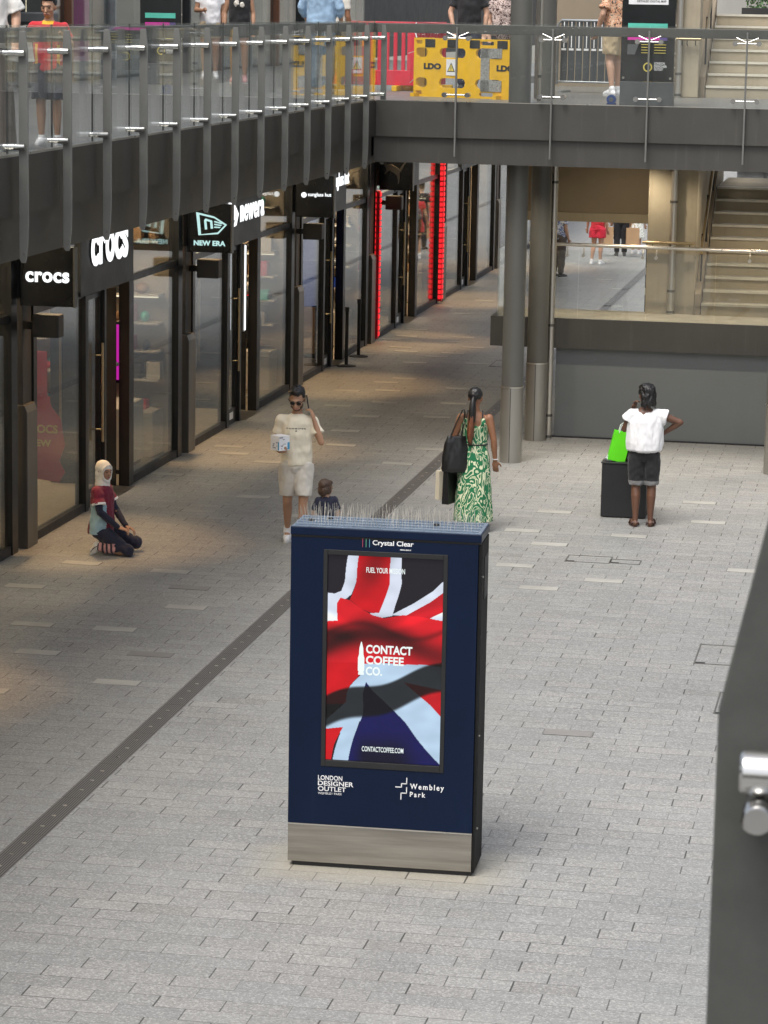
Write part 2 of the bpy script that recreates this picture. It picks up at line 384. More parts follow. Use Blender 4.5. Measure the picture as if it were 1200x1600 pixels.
        if bevel:
            b = o.modifiers.new('bevel', 'BEVEL'); b.width = bevel; b.segments = 2; b.limit_method = 'ANGLE'; b.angle_limit = R(40)
        return o
def wm(o):
    M_ = Matrix.LocRotScale(o.location, o.rotation_euler, o.scale)
    return wm(o.parent)@M_ if o.parent else M_
def tag(o, label=None, cat=None, group=None, kind=None):
    if label: o['label'] = label
    if cat: o['category'] = cat
    if group: o['group'] = group
    if kind: o['kind'] = kind
    return o
def thing(name, label, cat, loc=(0, 0, 0), rz=0, group=None):
    o = bpy.data.objects.new(name, None); COL.objects.link(o); o.location = loc; o.rotation_euler = (0, 0, rz)
    o.empty_display_size = .2
    return tag(o, label, cat, group)
def dup(root, loc=None, rz=None, label=None, group=None, parent=None):
    c = root.copy(); COL.objects.link(c)
    if parent: c.parent = parent
    if loc is not None: c.location = loc
    if rz is not None: c.rotation_euler = (0, 0, rz)
    if label: c['label'] = label
    if group: c['group'] = group
    for ch in list(root.children): dup(ch, parent=c)
    return c
def B(*boxes):
    q = MB()
    for b in boxes: q.box(*b)
    return q
X, Y, Z = Vector((1, 0, 0)), Vector((0, 1, 0)), Vector((0, 0, 1))

# ================================================================== SETTING
FL = 4.77          # upper floor level
XF = -9.55         # shop front plane
tag(MB().add([(-60, -20, 0), (60, -20, 0), (60, 160, 0), (-60, 160, 0)], [(0, 1, 2, 3)]).build('paving', 'paving'), kind='structure')
# pale accent pavers laid among the grey ones, on the paving grid
LIGHT = [(-8.7, 28.88), (-8.92, 27.54), (-7.64, 28.59), (-7.01, 26.86), (-7.41, 25.72), (-7.86, 24.62), (-6.81, 23.62), (-7.66, 23.07), (-8.37, 25.76), (-9.17, 50.33), (-8.96, 52.05), (-8.98, 50.95), (-8.72, 48.69), (-8.09, 48.03), (-8.28, 47.04), (-8.09, 51.12), (-8.1, 50.34), (-7.86, 48.56), (-7.66, 49.52), (-8.76, 55.01), (-8.76, 57.7), (-7.85, 44.98), (-8.73, 43.3), (-8.3, 44.34), (-7.87, 43.57), (-7.88, 42.05), (-7.67, 40.7), (-7.68, 39.17), (-7.81, 37.76), (-6.6, 36.48), (-8.9, 37.27), (-8.73, 36.66), (-7.86, 33.47), (-8.18, 36.0), (-6.82, 42.42), (-6.4, 37.83), (-9.11, 34.79), (-8.54, 41.56), (-7.11, 32.32), (-6.86, 44.0), (-9.14, 48.04), (-9.05, 49.27), (-7.06, 47.25), (-6.66, 40.78), (-3.91, 33.33), (-4.32, 32.13), (-2.86, 32.01), (-3.7, 31.19), (-4.08, 29.99), (-3.07, 29.47), (-3.49, 28.75), (-2.03, 33.11), (-1.66, 30.33), (-2.26, 34.49)]
rn = random.Random(3)
for i in range(26): LIGHT.append((rn.uniform(-9, -4.5), rn.uniform(54, 78)))
DARK = [(-7.218, 27.816), (-6.832, 24.839), (-2.644, 22.995)]
def cell(x, y):
    row = math.floor((y-16.33)/.1905); par = row % 2; col = math.floor((x+1.392)/.4155+.5*par+.5)
    x0 = (col-.5*par-.5)*.4155-1.392; y0 = 16.33+row*.1905
    return x0+.006, x0+.4155-.003, y0+.004, y0+.1905-.003
q = MB(); seen = set()
for x, y in LIGHT:
    c = cell(x, y)
    if c in seen: continue
    seen.add(c); q.box(*c, -.01, .004)
MT['accent'] = simple('pale_granite', (.395, .385, .35), .5, 0, .16, 2.5, .1, 150)
tag(q.build('pale_paver_inlay', 'accent'), kind='structure')
q = MB()
for x, y in DARK: q.box(*cell(x, y), -.01, .004)
MT['accent_d'] = simple('dark_granite', (.23, .22, .205), .5, 0, .16, 2.5, .1, 150)
tag(q.build('dark_paver_inlay', 'accent_d'), kind='structure')
# drain channel
MT['grate'] = None
k = N('drain_grate'); t = k.n('TexCoord'); sp = k.n('SeparateXYZ'); k.l(t.outputs['Object'], sp.inputs[0])
sl = k.math('LESS_THAN', k.math('FRACT', k.math('MULTIPLY', sp.outputs[0], 52)), .45)
k.l(k.mix(sl, (.23, .22, .21), (.035, .033, .031)), k.b.inputs['Base Color']); k.b.inputs['Roughness'].default_value = .45; k.b.inputs['Metallic'].default_value = .3
MT['grate'] = k.m
dr = thing('drain_channel', 'long dark slotted metal drain channel running along the paving past the kiosk', 'drain', (-6.08, 20, 0))
q = MB(); q2 = MB(); q3 = MB()
y = 6.0
while y < 90:
    q.box(-6.172, -5.988, y+.006, y+.994, -.02, .004)
    q3.box(-6.172, -5.988, y-.006, y+.006, -.02, .0032)
    for d in (.22, .5, .78): q2.tube([(-6.08, y+d, 0), (-6.08, y+d, .0068)], .017, 8)
    y += 1.0
q.build('grate', 'grate', dr); q2.build('fixing', 'steel', dr); q3.build('joint_strip', 'pillar_steel', dr)
# access covers in the paving
MT['cover_frame'] = simple('cover_frame', (.13, .125, .115), .5, .2, .3, 6)
def cover(x0, x1, y0, y1, label):
    o = thing('access_cover', label, 'manhole cover', ((x0+x1)/2, (y0+y1)/2, 0), 0, 'recessed access covers in the paving')
    e = .015
    B((x0, x1, y0, y0+e, -.01, .004), (x0, x1, y1-e, y1, -.01, .004), (x0, x0+e, y0+e, y1-e, -.01, .0042), (x1-e, x1, y0+e, y1-e, -.01, .0042)).build('frame', 'cover_frame', o)
    B((x0+e, x0+e+.09, y0+e, y0+e+.05, -.01, .0036)).build('lifting_key', 'matte_black', o)
cover(-3.59, -3.09, 30.33, 30.72, 'recessed paving cover just in front of the black pedestal')
cover(-3.10, -2.76, 30.36, 30.60, 'small recessed cover with dark corner nearest the woman in white')
cover(-1.81, -1.1, 25.75, 26.58, 'square recessed paving cover, right edge behind foreground post')
cover(-1.49, -.9, 23.87, 24.68, 'recessed paving cover nearest the camera, half hidden by foreground post')
cover(-6.95, -6.5, 47.0, 47.9, 'far recessed cover in the shaded paving before the grey columns')

# ------------------------------------------------------------------ shop building
PY = [15.2, 22.3, 29.5, 36.55, 43.45, 49.55, 57.35, 65.1, 72.2]
bd = thing('shop_building', 'dark two storey shop building along the left side of the street', 'building', (-12, 40, 0))
B((-15, -9.6, 5, 80, -.05, .003)).build('shop_floor', 'shop_floor', bd)
B((-15.2, -15, 5, 80, 0, 3.95)).build('back_wall', 'shop_wall', bd)
B((-15.2, -9.62, 5, 80, 3.7, 3.95)).build('ceiling', 'near_black', bd)
for yp in PY:
    B((-15, -9.75, yp-.08, yp+.08, .003, 3.7)).build('party_wall', 'shop_wall', bd)
B((-26, -13.0, 5, 64, FL-.02, 4.76)).build('upper_floor', 'near_black', bd)
# upper storey shop fronts
B((-18, -12.75, 5, 100, FL, 9.5)).build('upper_wall', 'near_black', bd)
up = bd
for i, yy in enumerate([18+2.35*j for j in range(20)]):
    wq = B((-12.72, -12.69, yy+.06, yy+2.2, FL+.05, FL+2.9)).build('upper_window', 'shop_glass', up)
    B((-12.72, -12.6, yy-.05, yy+.05, FL, FL+3.2)).build('upper_mullion', ['bronze', 'near_black', 'bronze', 'galv'][i % 4], up)
    if i % 3 == 0: B((-12.745, -12.73, yy+.4, yy+.5, FL+.1, FL+2.8)).build('lit_strip', 'e_amber', up)
    if i % 3 == 1: B((-12.745, -12.73, yy+.5, yy+1.3, FL+.3, FL+2.4)).build('window_poster', ['bronze', 'map_grey', 'magenta', 'display_white'][i % 4], up)
    B((-12.745, -12.73, yy+1.5, yy+2.1, FL+.3, FL+2.6)).build('window_poster', ['display_white', 'bronze', 'map_grey'][i % 3], up)
B((-12.74, -12.55, 5, 100, FL+3.2, FL+3.9)).build('upper_fascia', 'dark_metal', up)

SHOPG = 'ground floor shop fronts under the balcony'
names = ['dark glazed shop front nearest the camera at the left edge', 'glazed shop front left of the first crocs blade sign', 'shoe shop front with lit white crocs letters over its doorway', 'shop front with lit newera letters over its doorway',
         'shop front with sunglass hut letters and a blue panel in its doorway', 'shop front between the single and the paired red light strips', 'dark shop front just past the paired red light strips', 'far dark shop front beside the grey columns']
for i in range(8):
    y0, y1 = PY[i], PY[i+1]; s = (y1-y0)/7.1
    sh = thing('shopfront', names[i], 'shop front', (XF, y0+1, 0), 0, SHOPG)
    g1a, g1b, d0, d1, m1a, m1b, g2b = [y0+a*s for a in (.42, 2.32, 2.44, 3.12, 4.22, 4.42, 6.62)]
    T = 3.95
    for a, b in ((g1a, g1b), (m1b, g2b)):
        B((XF-.012, XF, a, b, .10, 2.56)).build('window', 'shop_glass', sh)
        B((XF-.012, XF, a, b, 2.64, T)).build('transom_window', 'shop_glass', sh)
        B((XF-.06, XF+.02, a, b, 2.56, 2.64)).build('transom', 'black', sh)
        B((XF-.06, XF+.03, a, b, 0, .10)).build('bottom_rail', 'near_black', sh)
    for a, b, tt in ((g1a-.12, g1a, T), (g1b, d0, 2.578), (d1, d1+.07, 2.578), (m1a, m1b, 2.578), (g2b, g2b+.2, T)):
        B((XF-.09, XF+.045, a, b, 0, tt)).build('mullion', 'black', sh)
    # door leaf and folded-back partner
    dl = B((XF-.03, XF-.015, d0+.05, d1-.05, .22, 2.5)).build('door', 'shop_glass', sh)
    B((XF-.045, XF, d0, d1, 0, .22), (XF-.045, XF, d0, d1, 2.5, 2.56), (XF-.045, XF, d0, d0+.05, .22, 2.5), (XF-.045, XF, d1-.05, d1, .22, 2.5)).build('door_frame', 'black', dl)
    MB().cyl((XF+.06, d1-.14, .75), (XF+.06, d1-.14, 1.95), .017).cyl((XF-.02, d1-.14, .9), (XF+.06, d1-.14, .9), .009).cyl((XF-.02, d1-.14, 1.8), (XF+.06, d1-.14, 1.8), .009).build('handle', 'brass', dl, True)
    B((XF+.001, XF+.006, d0+.22, d0+.42, .07, .17)).build('kick_label', 'print_white', dl)
    dl2 = B((XF-.95, XF-.10, m1a-.10, m1a-.08, .02, 2.5)).build('door', 'map_dark', sh)
    MB().cyl((XF-.8, m1a-.16, .75), (XF-.8, m1a-.16, 1.95), .017).build('handle', 'brass', dl2, True)
    B((XF-.3, XF-.22, d1, m1a, 2.56, T)).build('head_panel', 'near_black', sh)
    B((XF-.08, XF+.04, d0-.3*s, m1b, 2.58, 3.42)).build('fascia', 'fascia_grey', sh)
    B((XF-.06, XF+.02, d0-.3*s, m1b, 3.42, T)).build('head_panel', 'near_black', sh)
    B((XF-.3, XF+.12, d1+.1, m1a, -.01, .004)).build('threshold', 'pillar_steel', sh)
    # stone / steel pier at the start of the bay
    pr = B((XF-.12, XF+.02, y0-.02*s, y0+.30*s, 0, T)).build('pier', 'near_black', sh)
    hw = .36
    MB().prism([(XF-.1, 0), (XF+.09, 0), (XF+.09, 1.52), (XF+.06, 1.60), (XF-.1, 1.60)], (0, y0-.08, 0), X, Z, Y*hw).build('pier_cladding', 'pillar_steel', pr, bevel=.006)
    # lit shop interior
    for yy in (y0+2*s, y0+5.2*s):
        B((-12.9, -12.3, yy-.5, yy+.5, 3.64, 3.69)).build('ceiling_lamp', 'e_ceiling', sh)
    B((-10.5, -10.2, y0+1.0, y0+6.0, 3.66, 3.69)).build('ceiling_lamp', 'e_ceiling', sh)  # lamp row added near the glass to brighten the shop inside
# vertical light strips on the sportswear front
for (yy, lab, z1, xx) in ((49.98, 'shorter red light strip, nearer the camera on the shop front', 2.72, -9.48), (56.9, 'tall red light strip farther along, beside a grey pier', 3.9, -9.47)):
    st = thing('light_strip', lab, 'light', (xx, yy, 0), 0, 'red vertical light strips on the shop front')
    B((xx-.03, xx+.05, yy-.07, yy+.07, .05, z1)).build('housing', 'display_red', st)
    q = MB(); z = .1
    while z < z1-.08: q.box(xx-.02, xx+(.04 if z1 > 3 else -.012), yy-.085, yy-.072, z, z+.07).box(xx+.052, xx+.065, yy-.06, yy+.06, z, z+.07); z += .105
    q.build('led_row', 'e_red', st)
st = thing('light_strip', 'thin white vertical light strip in the newera shop doorway', 'light', (-9.48, 39.7, 0))
B((-9.50, -9.47, 39.66, 39.72, 1.3, 2.57)).build('housing', 'steel', st); B((-9.4695, -9.455, 39.665, 39.715, 1.32, 2.55)).build('led_row', 'e_strip', st)

# ------------------------------------------------------------------ signs on the shop fronts
def blade(yy, label, draw):
    o = thing('blade_sign', label, 'sign', (-9.16, yy, 2.74), 0, 'projecting shop signs')
    B((-9.47, -8.86, yy, yy+.11, 2.73, 3.37)).build('sign_box', 'blade_black', o, bevel=.006)
    B((-8.868, -8.852, yy-.004, yy+.114, 2.725, 3.375)).build('edge_trim', 'pillar_steel', o)
    B((-9.52, -9.47, yy+.02, yy+.09, 2.8, 3.3)).build('bracket', 'near_black', o)
    draw(o, yy-.001)
def face_text(o, body, x0, x1, z, h, yy, mat='e_white', bold=.02, sp=1., name='lettering'):
    MB().text(body, (x0, yy, z), X, Z, -Y*.012, x1-x0, h, bold, sp).build(name, mat, o)
def d_crocs(o, yy): face_text(o, 'crocs', -9.40, -8.91, 2.99, .115, yy, bold=.03, sp=1.08)
FLAG = [(0, .98), (.0, .08), (.22, 0), (.62, .12), (1, .48), (.55, .78)]
def draw_flag(q, ox, oz, w_, h_, yy, U=X, W=-Y*.012):
    def P(pts): return [(ox+a*w_, oz+b*h_) for a, b in pts]
    V0 = Z
    O_ = (0, yy, 0) if U is X else (yy, 0, 0)
    for poly in ([(0, 1), (.10, .90), (.16, .06), (.08, .02)], [(0, 1), (.10, .90), (.60, .76), (.58, .84)], [(.08, .02), (.16, .06), (.70, .16), (.72, .09)],
                 [(.60, .76), (.58, .84), (1, .50), (.93, .48)], [(.70, .16), (.72, .09), (1, .50), (.93, .48)],
                 [(.26, .66), (.33, .67), (.36, .28), (.29, .27)], [(.26, .66), (.30, .74), (.52, .66), (.50, .59)], [(.45, .66), (.52, .66), (.55, .32), (.48, .31)],
                 [(.58, .60), (.60, .65), (.86, .56), (.82, .52)], [(.58, .48), (.60, .53), (.84, .48), (.80, .44)], [(.58, .36), (.60, .41), (.80, .40), (.76, .35)]):
        q.prism(P(poly), O_, U, V0, W)
def d_newera(o, yy):
    q = MB(); draw_flag(q, -9.34, 2.95, .42, .31, yy); q.build('logo', 'e_mint', o)
    face_text(o, 'NEW ERA', -9.37, -8.94, 2.82, .068, yy, 'e_mint', .03, 1.02)
def d_sunglass(o, yy):
    face_text(o, 'sunglass hut', -9.27, -8.90, 3.04, .075, yy, bold=.0)
    MB().tube([(-9.335, yy, 3.075), (-9.335, yy-.012, 3.075)], .042, 20).build('logo', 'e_white', o)
def d_cat(o, yy):
    # plain leaping animal outline
    pts = [(.00, .92), (.06, 1.0), (.12, .98), (.20, .86), (.42, .82), (.60, .72), (.72, .62), (.86, .86), (.98, .97), (1.0, .94), (.90, .80), (.80, .58), (.72, .50), (.74, .28), (.70, .06), (.66, .0), (.67, .12), (.62, .36), (.52, .46), (.40, .52), (.30, .58), (.22, .52), (.12, .40), (.10, .44), (.18, .58), (.14, .72), (.06, .84)]
    MB().prism([(-9.42+a*.44, 2.84+b*.42) for a, b in pts], (0, yy, 0), X, Z, -Y*.012).build('emblem', simple('emblem_silver', (.16, .15, .14), .4, .3), o)
blade(29.2, 'black crocs sign projecting from the wall, white rounded letters', d_crocs)
blade(36.35, 'black projecting new era sign with pale green flag logo', d_newera)
blade(43.05, 'black projecting sunglass hut sign with round white logo', d_sunglass)
blade(50.05, 'black projecting sign with a leaping grey animal emblem', d_cat)
blade(22.0, 'black projecting sign cut by the left edge of the photo', lambda o, yy: None)
def wall_sign(label, body, y0, y1, z, h, mat='e_white', bold=.05, logo=False):
    o = thing('fascia_sign', label, 'sign', (-9.5, y0, z), 0, 'lit letters over the shop doors')
    q = MB(); q.text(body, (-9.508, y0, z), Y, Z, X*.018, y1-y0, h, bold+.012, 1.06); q.build('letter_returns', 'near_black', o)
    q = MB(); q.text(body, (-9.489, y0, z), Y, Z, X*.008, y1-y0, h, bold, 1.06)
    q.build('lettering', mat, o)
    if logo:
        q = MB(); draw_flag(q, y0-.62, z-.06, .5, h+.14, -9.508, Y, X*.03); q.build('logo', mat, o)
wall_sign('large lit white crocs letters on the grey panel', 'crocs', 31.98, 33.55, 2.90, .40, bold=.032)
wall_sign('lit white newera letters with flag mark on the grey panel', 'newera', 39.45, 40.95, 2.90, .24, bold=.02, logo=True)
wall_sign('lit white sunglass hut letters on the grey panel', 'sunglass hut', 45.95, 47.35, 2.93, .30, bold=.012)
# wall heaters / boxes below the blade signs
for yy, lab in ((29.42, 'small black speaker box under the crocs blade sign'), (36.62, 'small black speaker box under the new era blade sign'), (43.3, 'small black speaker box under the sunglass hut sign'), (50.3, 'small black speaker box under the animal emblem sign')):
    o = thing('speaker_box', lab, 'speaker', (-9.3, yy, 2.4), 0, 'black boxes under the blade signs')
    B((-9.40, -9.10, yy, yy+.2, 2.36, 2.61)).build('casing', 'near_black', o, bevel=.012)
    B((-9.38, -9.12, yy-.006, yy, 2.38, 2.59)).build('grille', 'matte_black', o)
    B((-9.52, -9.40, yy+.06, yy+.14, 2.44, 2.52)).build('bracket', 'black', o)

# ------------------------------------------------------------------ balcony over the shops and the footbridge
XB, YB = -6.95, 36.40
bal = thing('balcony', 'long dark grey metal balcony walkway above the shops', 'balcony', (-8, 25, FL))
B((-13.0, XB-.03, 5, 64, 4.4, FL)).build('deck', 'deck_tile', bal)
q = MB()
for y in [5+3.5*j for j in range(9)]: q.box(XB-.03, XB, y+.003, min(y+3.5, YB)-.003, 4.32, FL+.012)
q.build('upper_fascia', 'bronze_metal', bal)
B((XB-.10, XB-.05, 5, YB, 3.955, 4.318)).build('lower_fascia', 'bronze_metal', bal)
B((-9.6, XB-.102, 5, 60, 3.95, 4.05)).build('soffit', 'soffit', bal)
br = thing('footbridge', 'dark grey metal footbridge crossing above the paving', 'bridge', (-2, YB, FL))
B((XB-.03, 5, YB+.03, 41.15, 4.45, FL), (XB-.03, -3.3, 41.15, 47, 4.45, FL)).build('deck', 'deck_tile', br)
xs = [XB, -4.65, -2.18, .5, 3, 5]
q = MB()
for a, b in zip(xs, xs[1:]): q.box(a+.003, b-.003, YB, YB+.03, 4.32, FL+.012)
q.build('upper_fascia', 'dark_metal', br)
B((XB-.03, 5, YB+.05, YB+.10, 3.985, 4.318)).build('lower_fascia', 'dark_metal', br)
B((XB-.03, 5, YB+.102, 41.1, 4.0, 4.08)).build('soffit', 'soffit', br)

def clamp_mb(c, d, L=.16, r=.02):
    # stainless spigot from the post (c) to the glass along d
    c = Vector(c); d = Vector(d); q = MB()
    q.tube([c-d*.02, c+d*.055], r*1.05, 14); q.tube([c+d*.058, c+d*(L-.05)], r, 14); q.tube([c+d*(L-.05), c+d*(L-.045), c+d*L], [r*.7, r*.85, r*.85], 14)
    return q
def post_shape():   # u outward, v height
    return [(-.0375, 3.98), (-.020, 3.95), (.010, 3.95), (.020, 3.985), (.032, 4.10), (.0375, 4.26), (.0375, 5.60), (.020, 5.755), (-.030, 5.755), (-.0375, 5.60)]
PSTART, PSTEP = 21.32-1.168*8, 1.1685
lb = thing('glass_balustrade', 'glass balustrade with grey blade posts along the left balcony', 'railing', (XB, 28, FL))
ys = [PSTART+PSTEP*i for i in range(22) if PSTART+PSTEP*i < YB+.3]
PX = XB+.075
p0 = None
for y in ys:
    if p0 is None:
        p0 = MB().prism([(PX+a, b) for a, b in [(u, v) for u, v in post_shape()]], (0, y-.011, 0), X, Z, Y*.022).build('post', 'post_metal', lb, bevel=.003)
        for z in (5.585, 4.86): clamp_mb((PX+.0, y-.034, z), (-1, 0, 0), .155, .026).build('clamp', 'chrome', p0, True)
        MB().tube([(PX+.0, y-.013, 4.02), (PX, y-.016, 4.02)], .008, 8).build('bolt', 'chrome', p0)
        yb = y
    else:
        c = dup(p0, parent=lb); c.location = (0, y-yb, 0)
for a, b in zip(ys, ys[1:]):
    B((XB-.045, XB-.030, a+.006, b-.006, FL+.03, 5.80)).build('glass_panel', 'balustrade_glass', lb)
    MB().tube([(XB-.056, b-.012, FL+.03), (XB-.056, b-.012, 5.80)], .009, 8).build('joint_rod', 'black', lb)
B((XB-.22, XB-.15, 5, YB+.06, 5.655, 5.775)).build('handrail', 'dark_metal', lb, bevel=.006)
B((XB-.07, XB-.012, 5, YB, FL+.012, FL+.03)).build('bottom_channel', 'steel', lb)

bb = thing('glass_balustrade', 'glass balustrade with thin rods along the footbridge edge', 'railing', (-3, YB, FL))
rx = [-5.89-1.243+.18, -5.89, -4.645, -3.41, -2.17, -.93, .31, 1.55]
for i, x in enumerate(rx):
    if i:
        p = B((x-.011, x+.011, YB-.075, YB-.02, 4.08, 5.74)).build('post', 'post_metal', bb, bevel=.003)
        for z in (5.60, 4.875):
            q = MB()
            q.tube([(x-.15, YB-.04, z), (x+.15, YB-.04, z)], .010, 10)
            for s in (-1, 1): q.tube([(x+s*.15, YB-.09, z), (x+s*.15, YB+.045, z)], .032, 14)
            if z > 5: q.tube([(x-.012, YB-.03, z+.02), (x-.14, YB+.0, z+.075)], .004, 6); q.tube([(x+.012, YB-.03, z+.02), (x+.14, YB+.0, z+.075)], .004, 6)
            q.build('clamp', 'chrome', p, True)
    if i < len(rx)-1:
        B((x+.006, rx[i+1]-.006, YB+.02, YB+.035, FL+.02, 5.80)).build('glass_panel', 'balustrade_glass', bb)
B((XB-.14, 3, YB+.11, YB+.18, 5.655, 5.775)).build('handrail', 'dark_metal', bb, bevel=.006)
B((XB, 3, YB+.01, YB+.045, FL+.013, FL+.02)).build('bottom_channel', 'steel', bb)

# downlights in the soffit: small lit lamps by the piers
def downlight(x, y, z, power, label, size=R(95), col=(1, .66, .34)):
    o = thing('downlight', label, 'light', (x, y, z), 0, 'recessed warm downlights in the balcony soffit')
    MB().tube([(x, y, z-.012), (x, y, z+.0)], .06, 20).build('trim_ring', 'steel', o)
    MB().tube([(x, y, z-.016), (x, y, z-.012)], .045, 20).build('lamp_lens', 'e_warm', o)
    l = bpy.data.lights.new('lamp', 'SPOT'); l.energy = power; l.color = col; l.spot_size = size; l.spot_blend = .7; l.shadow_soft_size = .05
    lo = bpy.data.objects.new('lamp_beam', l); COL.objects.link(lo); lo.parent = o; lo.location = (0, 0, -.05)
for yp in PY[1:8]:
    downlight(-9.0, yp+.5, 3.95, 230, 'warm round downlight in the soffit above a steel clad pier', R(58), (1, .60, .27))
for yp in [25.5, 33, 40, 47, 54]:
    downlight(-8.3, yp, 3.95, 4, 'warm round downlight in the soffit over the walkway', R(120))

for x in (-5.8, -4.1, -2.5, -.9):
    downlight(x, 38.0, 4.0, 55, 'warm round downlight in the footbridge soffit', R(140), (1, .87, .70))
for x, y_, z, p_ in ((-4.3, 42.4, 4.45, 42), (-2.2, 40.4, 4.0, 36), (-.8, 40.4, 4.0, 36), (-3.9, 40.0, 4.0, 44)):
    downlight(x, y_, z, p_, 'warm round downlight in the ceiling over the stair landing', R(150), (1, .86, .66))
# ------------------------------------------------------------------ columns and pipes
def column(x, y, r, zs, ztop, label):
    o = thing('column', label, 'column', (x, y, 0), 0, 'round grey columns carrying the footbridge')
    MB().tube([(x, y, zs+.004), (x, y, ztop)], r, 40).build('shaft', 'col_paint', o, True)
    s = MB().tube([(x, y, 0), (x, y, zs)], r+.006, 40).build('steel_sleeve', 'sleeve_steel', o, True)
    MB().tube([(x, y, zs-.012), (x, y, zs+.006)], r+.009, 40).build('sleeve_rim', 'steel', s, True)
    B((x-.004, x+.004, y-r-.0075, y-r+.01, .01, zs-.015)).build('sleeve_seam', 'near_black', s)
column(-5.15, 37.02, .145, 1.02, 8, 'front grey column left of the steel downpipe, with steel sleeve')
column(-5.09, 39.05, .145, 1.10, 8, 'rear grey column just behind the front one, beside the downpipe')
column(-1.63, 37.05, .145, .92, 8, 'grey column at the right edge of the photo')
def pipe(x, y, r, z0, z1, label, m_='steel'):
    o = thing('downpipe', label, 'pipe', (x, y, z0), 0)
    MB().tube([(x, y, z0), (x, y, z1)], r, 20).build('pipe', m_, o, True)
    for z in (z0+.02, z0+.32, z0+1.6 if z1-z0 > 1.9 else z1-.1, z1-.4): MB().tube([(x, y, z), (x, y, z+.035)], r+.009, 20).build('collar', 'pillar_steel', o, True)
pipe(-4.93, 39.22, .05, 0, 4.0, 'tall steel downpipe at the left end of the grey wall')
pipe(-4.97, 37.6, .022, FL, 8, 'thin bright steel pole standing on the footbridge between columns')
pipe(-3.37, 40.52, .05, 1.69, 4.4, 'steel pipe between the two concrete pillars below the footbridge')
pipe(-3.42, 40.98, .05, FL, 8, 'steel pipe in front of the concrete pillar on the footbridge')

# ------------------------------------------------------------------ landing, stairs
ld = thing('stair_landing', 'raised stair landing with dark grey fascia and blank wall under it', 'landing', (-3.5, 39.3, 0))
B((-4.87, 3, 39.42, 40.7, 0, 1.28)).build('grey_wall', 'grey_wall', ld)
B((-5.80, 3, 39.30, 39.38, 1.285, 1.705)).build('fascia', 'dark_metal', ld)
B((-5.80, -5.72, 39.38, 40.7, 1.285, 1.705)).build('side_fascia', 'dark_metal', ld)
B((-5.72, 3, 39.38, 40.75, 1.5, 1.69)).build('landing_slab', 'tread', ld)
B((-4.9, 3, 39.395, 39.42, 0, .02)).build('skirting', 'near_black', ld)
gb = thing('glass_balustrade', 'frameless glass balustrade with steel handrail on the stair landing', 'railing', (-3.5, 39.36, 1.69))
xs = [-5.74, -4.58, -3.62, -2.66, -1.7, -.74, .3]
for a, b in zip(xs, xs[1:]): B((a+.006, b-.006, 39.385, 39.40, 1.70, 2.66)).build('glass_panel', 'balustrade_glass', gb)
B((-5.715, -5.70, 39.41, 40.7, 1.70, 2.66)).build('glass_panel', 'balustrade_glass', gb)
MB().tube([(-5.3, 39.46, 2.74), (.3, 39.46, 2.705)], .026, 16).build('handrail', 'steel', gb, True)
for x in (-4.75, -4.52, -3.69, -3.5, -2.2, -1.9):
    MB().tube([(x, 39.46, 2.70), (x, 39.44, 2.62), (x, 39.40, 2.59)], .008, 8).tube([(x, 39.41, 2.59), (x, 39.375, 2.59)], .024, 12).build('bracket', 'steel', gb, True)

def stairs(name, label, x0, x1, y0, z0, n, rise=.17, going=.27, stringer=True):
    o = thing(name, label, 'stairs', (x0, y0, z0))
    for i in range(n):
        B((x0, x1, y0+i*going, y0+(i+1)*going+.03, z0+i*rise, z0+(i+1)*rise-.012)).build('step', 'concrete', o)
        B((x0, x1, y0+i*going-.012, y0+(i+1)*going-.02, z0+(i+1)*rise-.012, z0+(i+1)*rise)).build('tread', 'tread', o)
        B((x0, x1, y0+i*going-.018, y0+i*going+.045, z0+(i+1)*rise-.03, z0+(i+1)*rise+.003)).build('nosing', 'nosing', o)
    L = n*going; Hh = n*rise
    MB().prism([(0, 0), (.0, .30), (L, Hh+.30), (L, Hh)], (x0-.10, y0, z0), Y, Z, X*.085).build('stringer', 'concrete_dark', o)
    MB().tube([(x0-.02, y0-.1, z0+.9), (x0-.02, y0+L, z0+.9+Hh)], .02, 12).build('handrail', 'brass', o, True)
    for i in (1, 4, 8):
        if i < n: MB().tube([(x0-.04, y0+i*going, z0+i*rise+.15), (x0-.04, y0+i*going, z0+.9+i*rise+.08)], .012, 8).build('baluster', 'near_black', o)
    return o
s1 = stairs('staircase', 'lower concrete staircase rising away from the landing under the footbridge', -2.93, 1.5, 40.55, 1.69, 10)
B((-2.93, 1.5, 43.25, 45.5, 3.2, 3.39)).build('top_landing', 'concrete', s1)
B((-3.16, -3.04, 41.06, 46, 0, 4.42)).build('side_wall', 'concrete', s1)
s2 = stairs('staircase', 'upper concrete staircase rising from the footbridge at top right', -3.03, 1.5, 41.22, FL, 7)
B((-3.03, 1.5, 43.11, 46, FL+1.0, FL+1.19)).build('top_landing', 'concrete', s2)
pl = thing('planter', 'dark planter with clipped green hedge at the top of the stairs', 'planter', (-1.5, 44.5, 5.96))
B((-2.75, 1.4, 44.3, 44.38, 5.96, 6.06)).build('trough', 'near_black', pl)
q = MB(); rg = random.Random(5)
for i in range(5200):
    c = Vector((rg.uniform(-2.7, 1.4), rg.uniform(44.42, 44.9), rg.uniform(6.0, 6.75)))
    a = Vector((rg.gauss(0, 1), rg.gauss(0, 1), rg.gauss(0, 1))).normalized(); b2 = a.orthogonal().normalized(); s_ = rg.uniform(.02, .04)
    q.add([c-a*s_, c+b2*s_*.6, c+a*s_, c-b2*s_*.6], [(0, 1, 2, 3)])
q.build('foliage', 'hedge', pl)
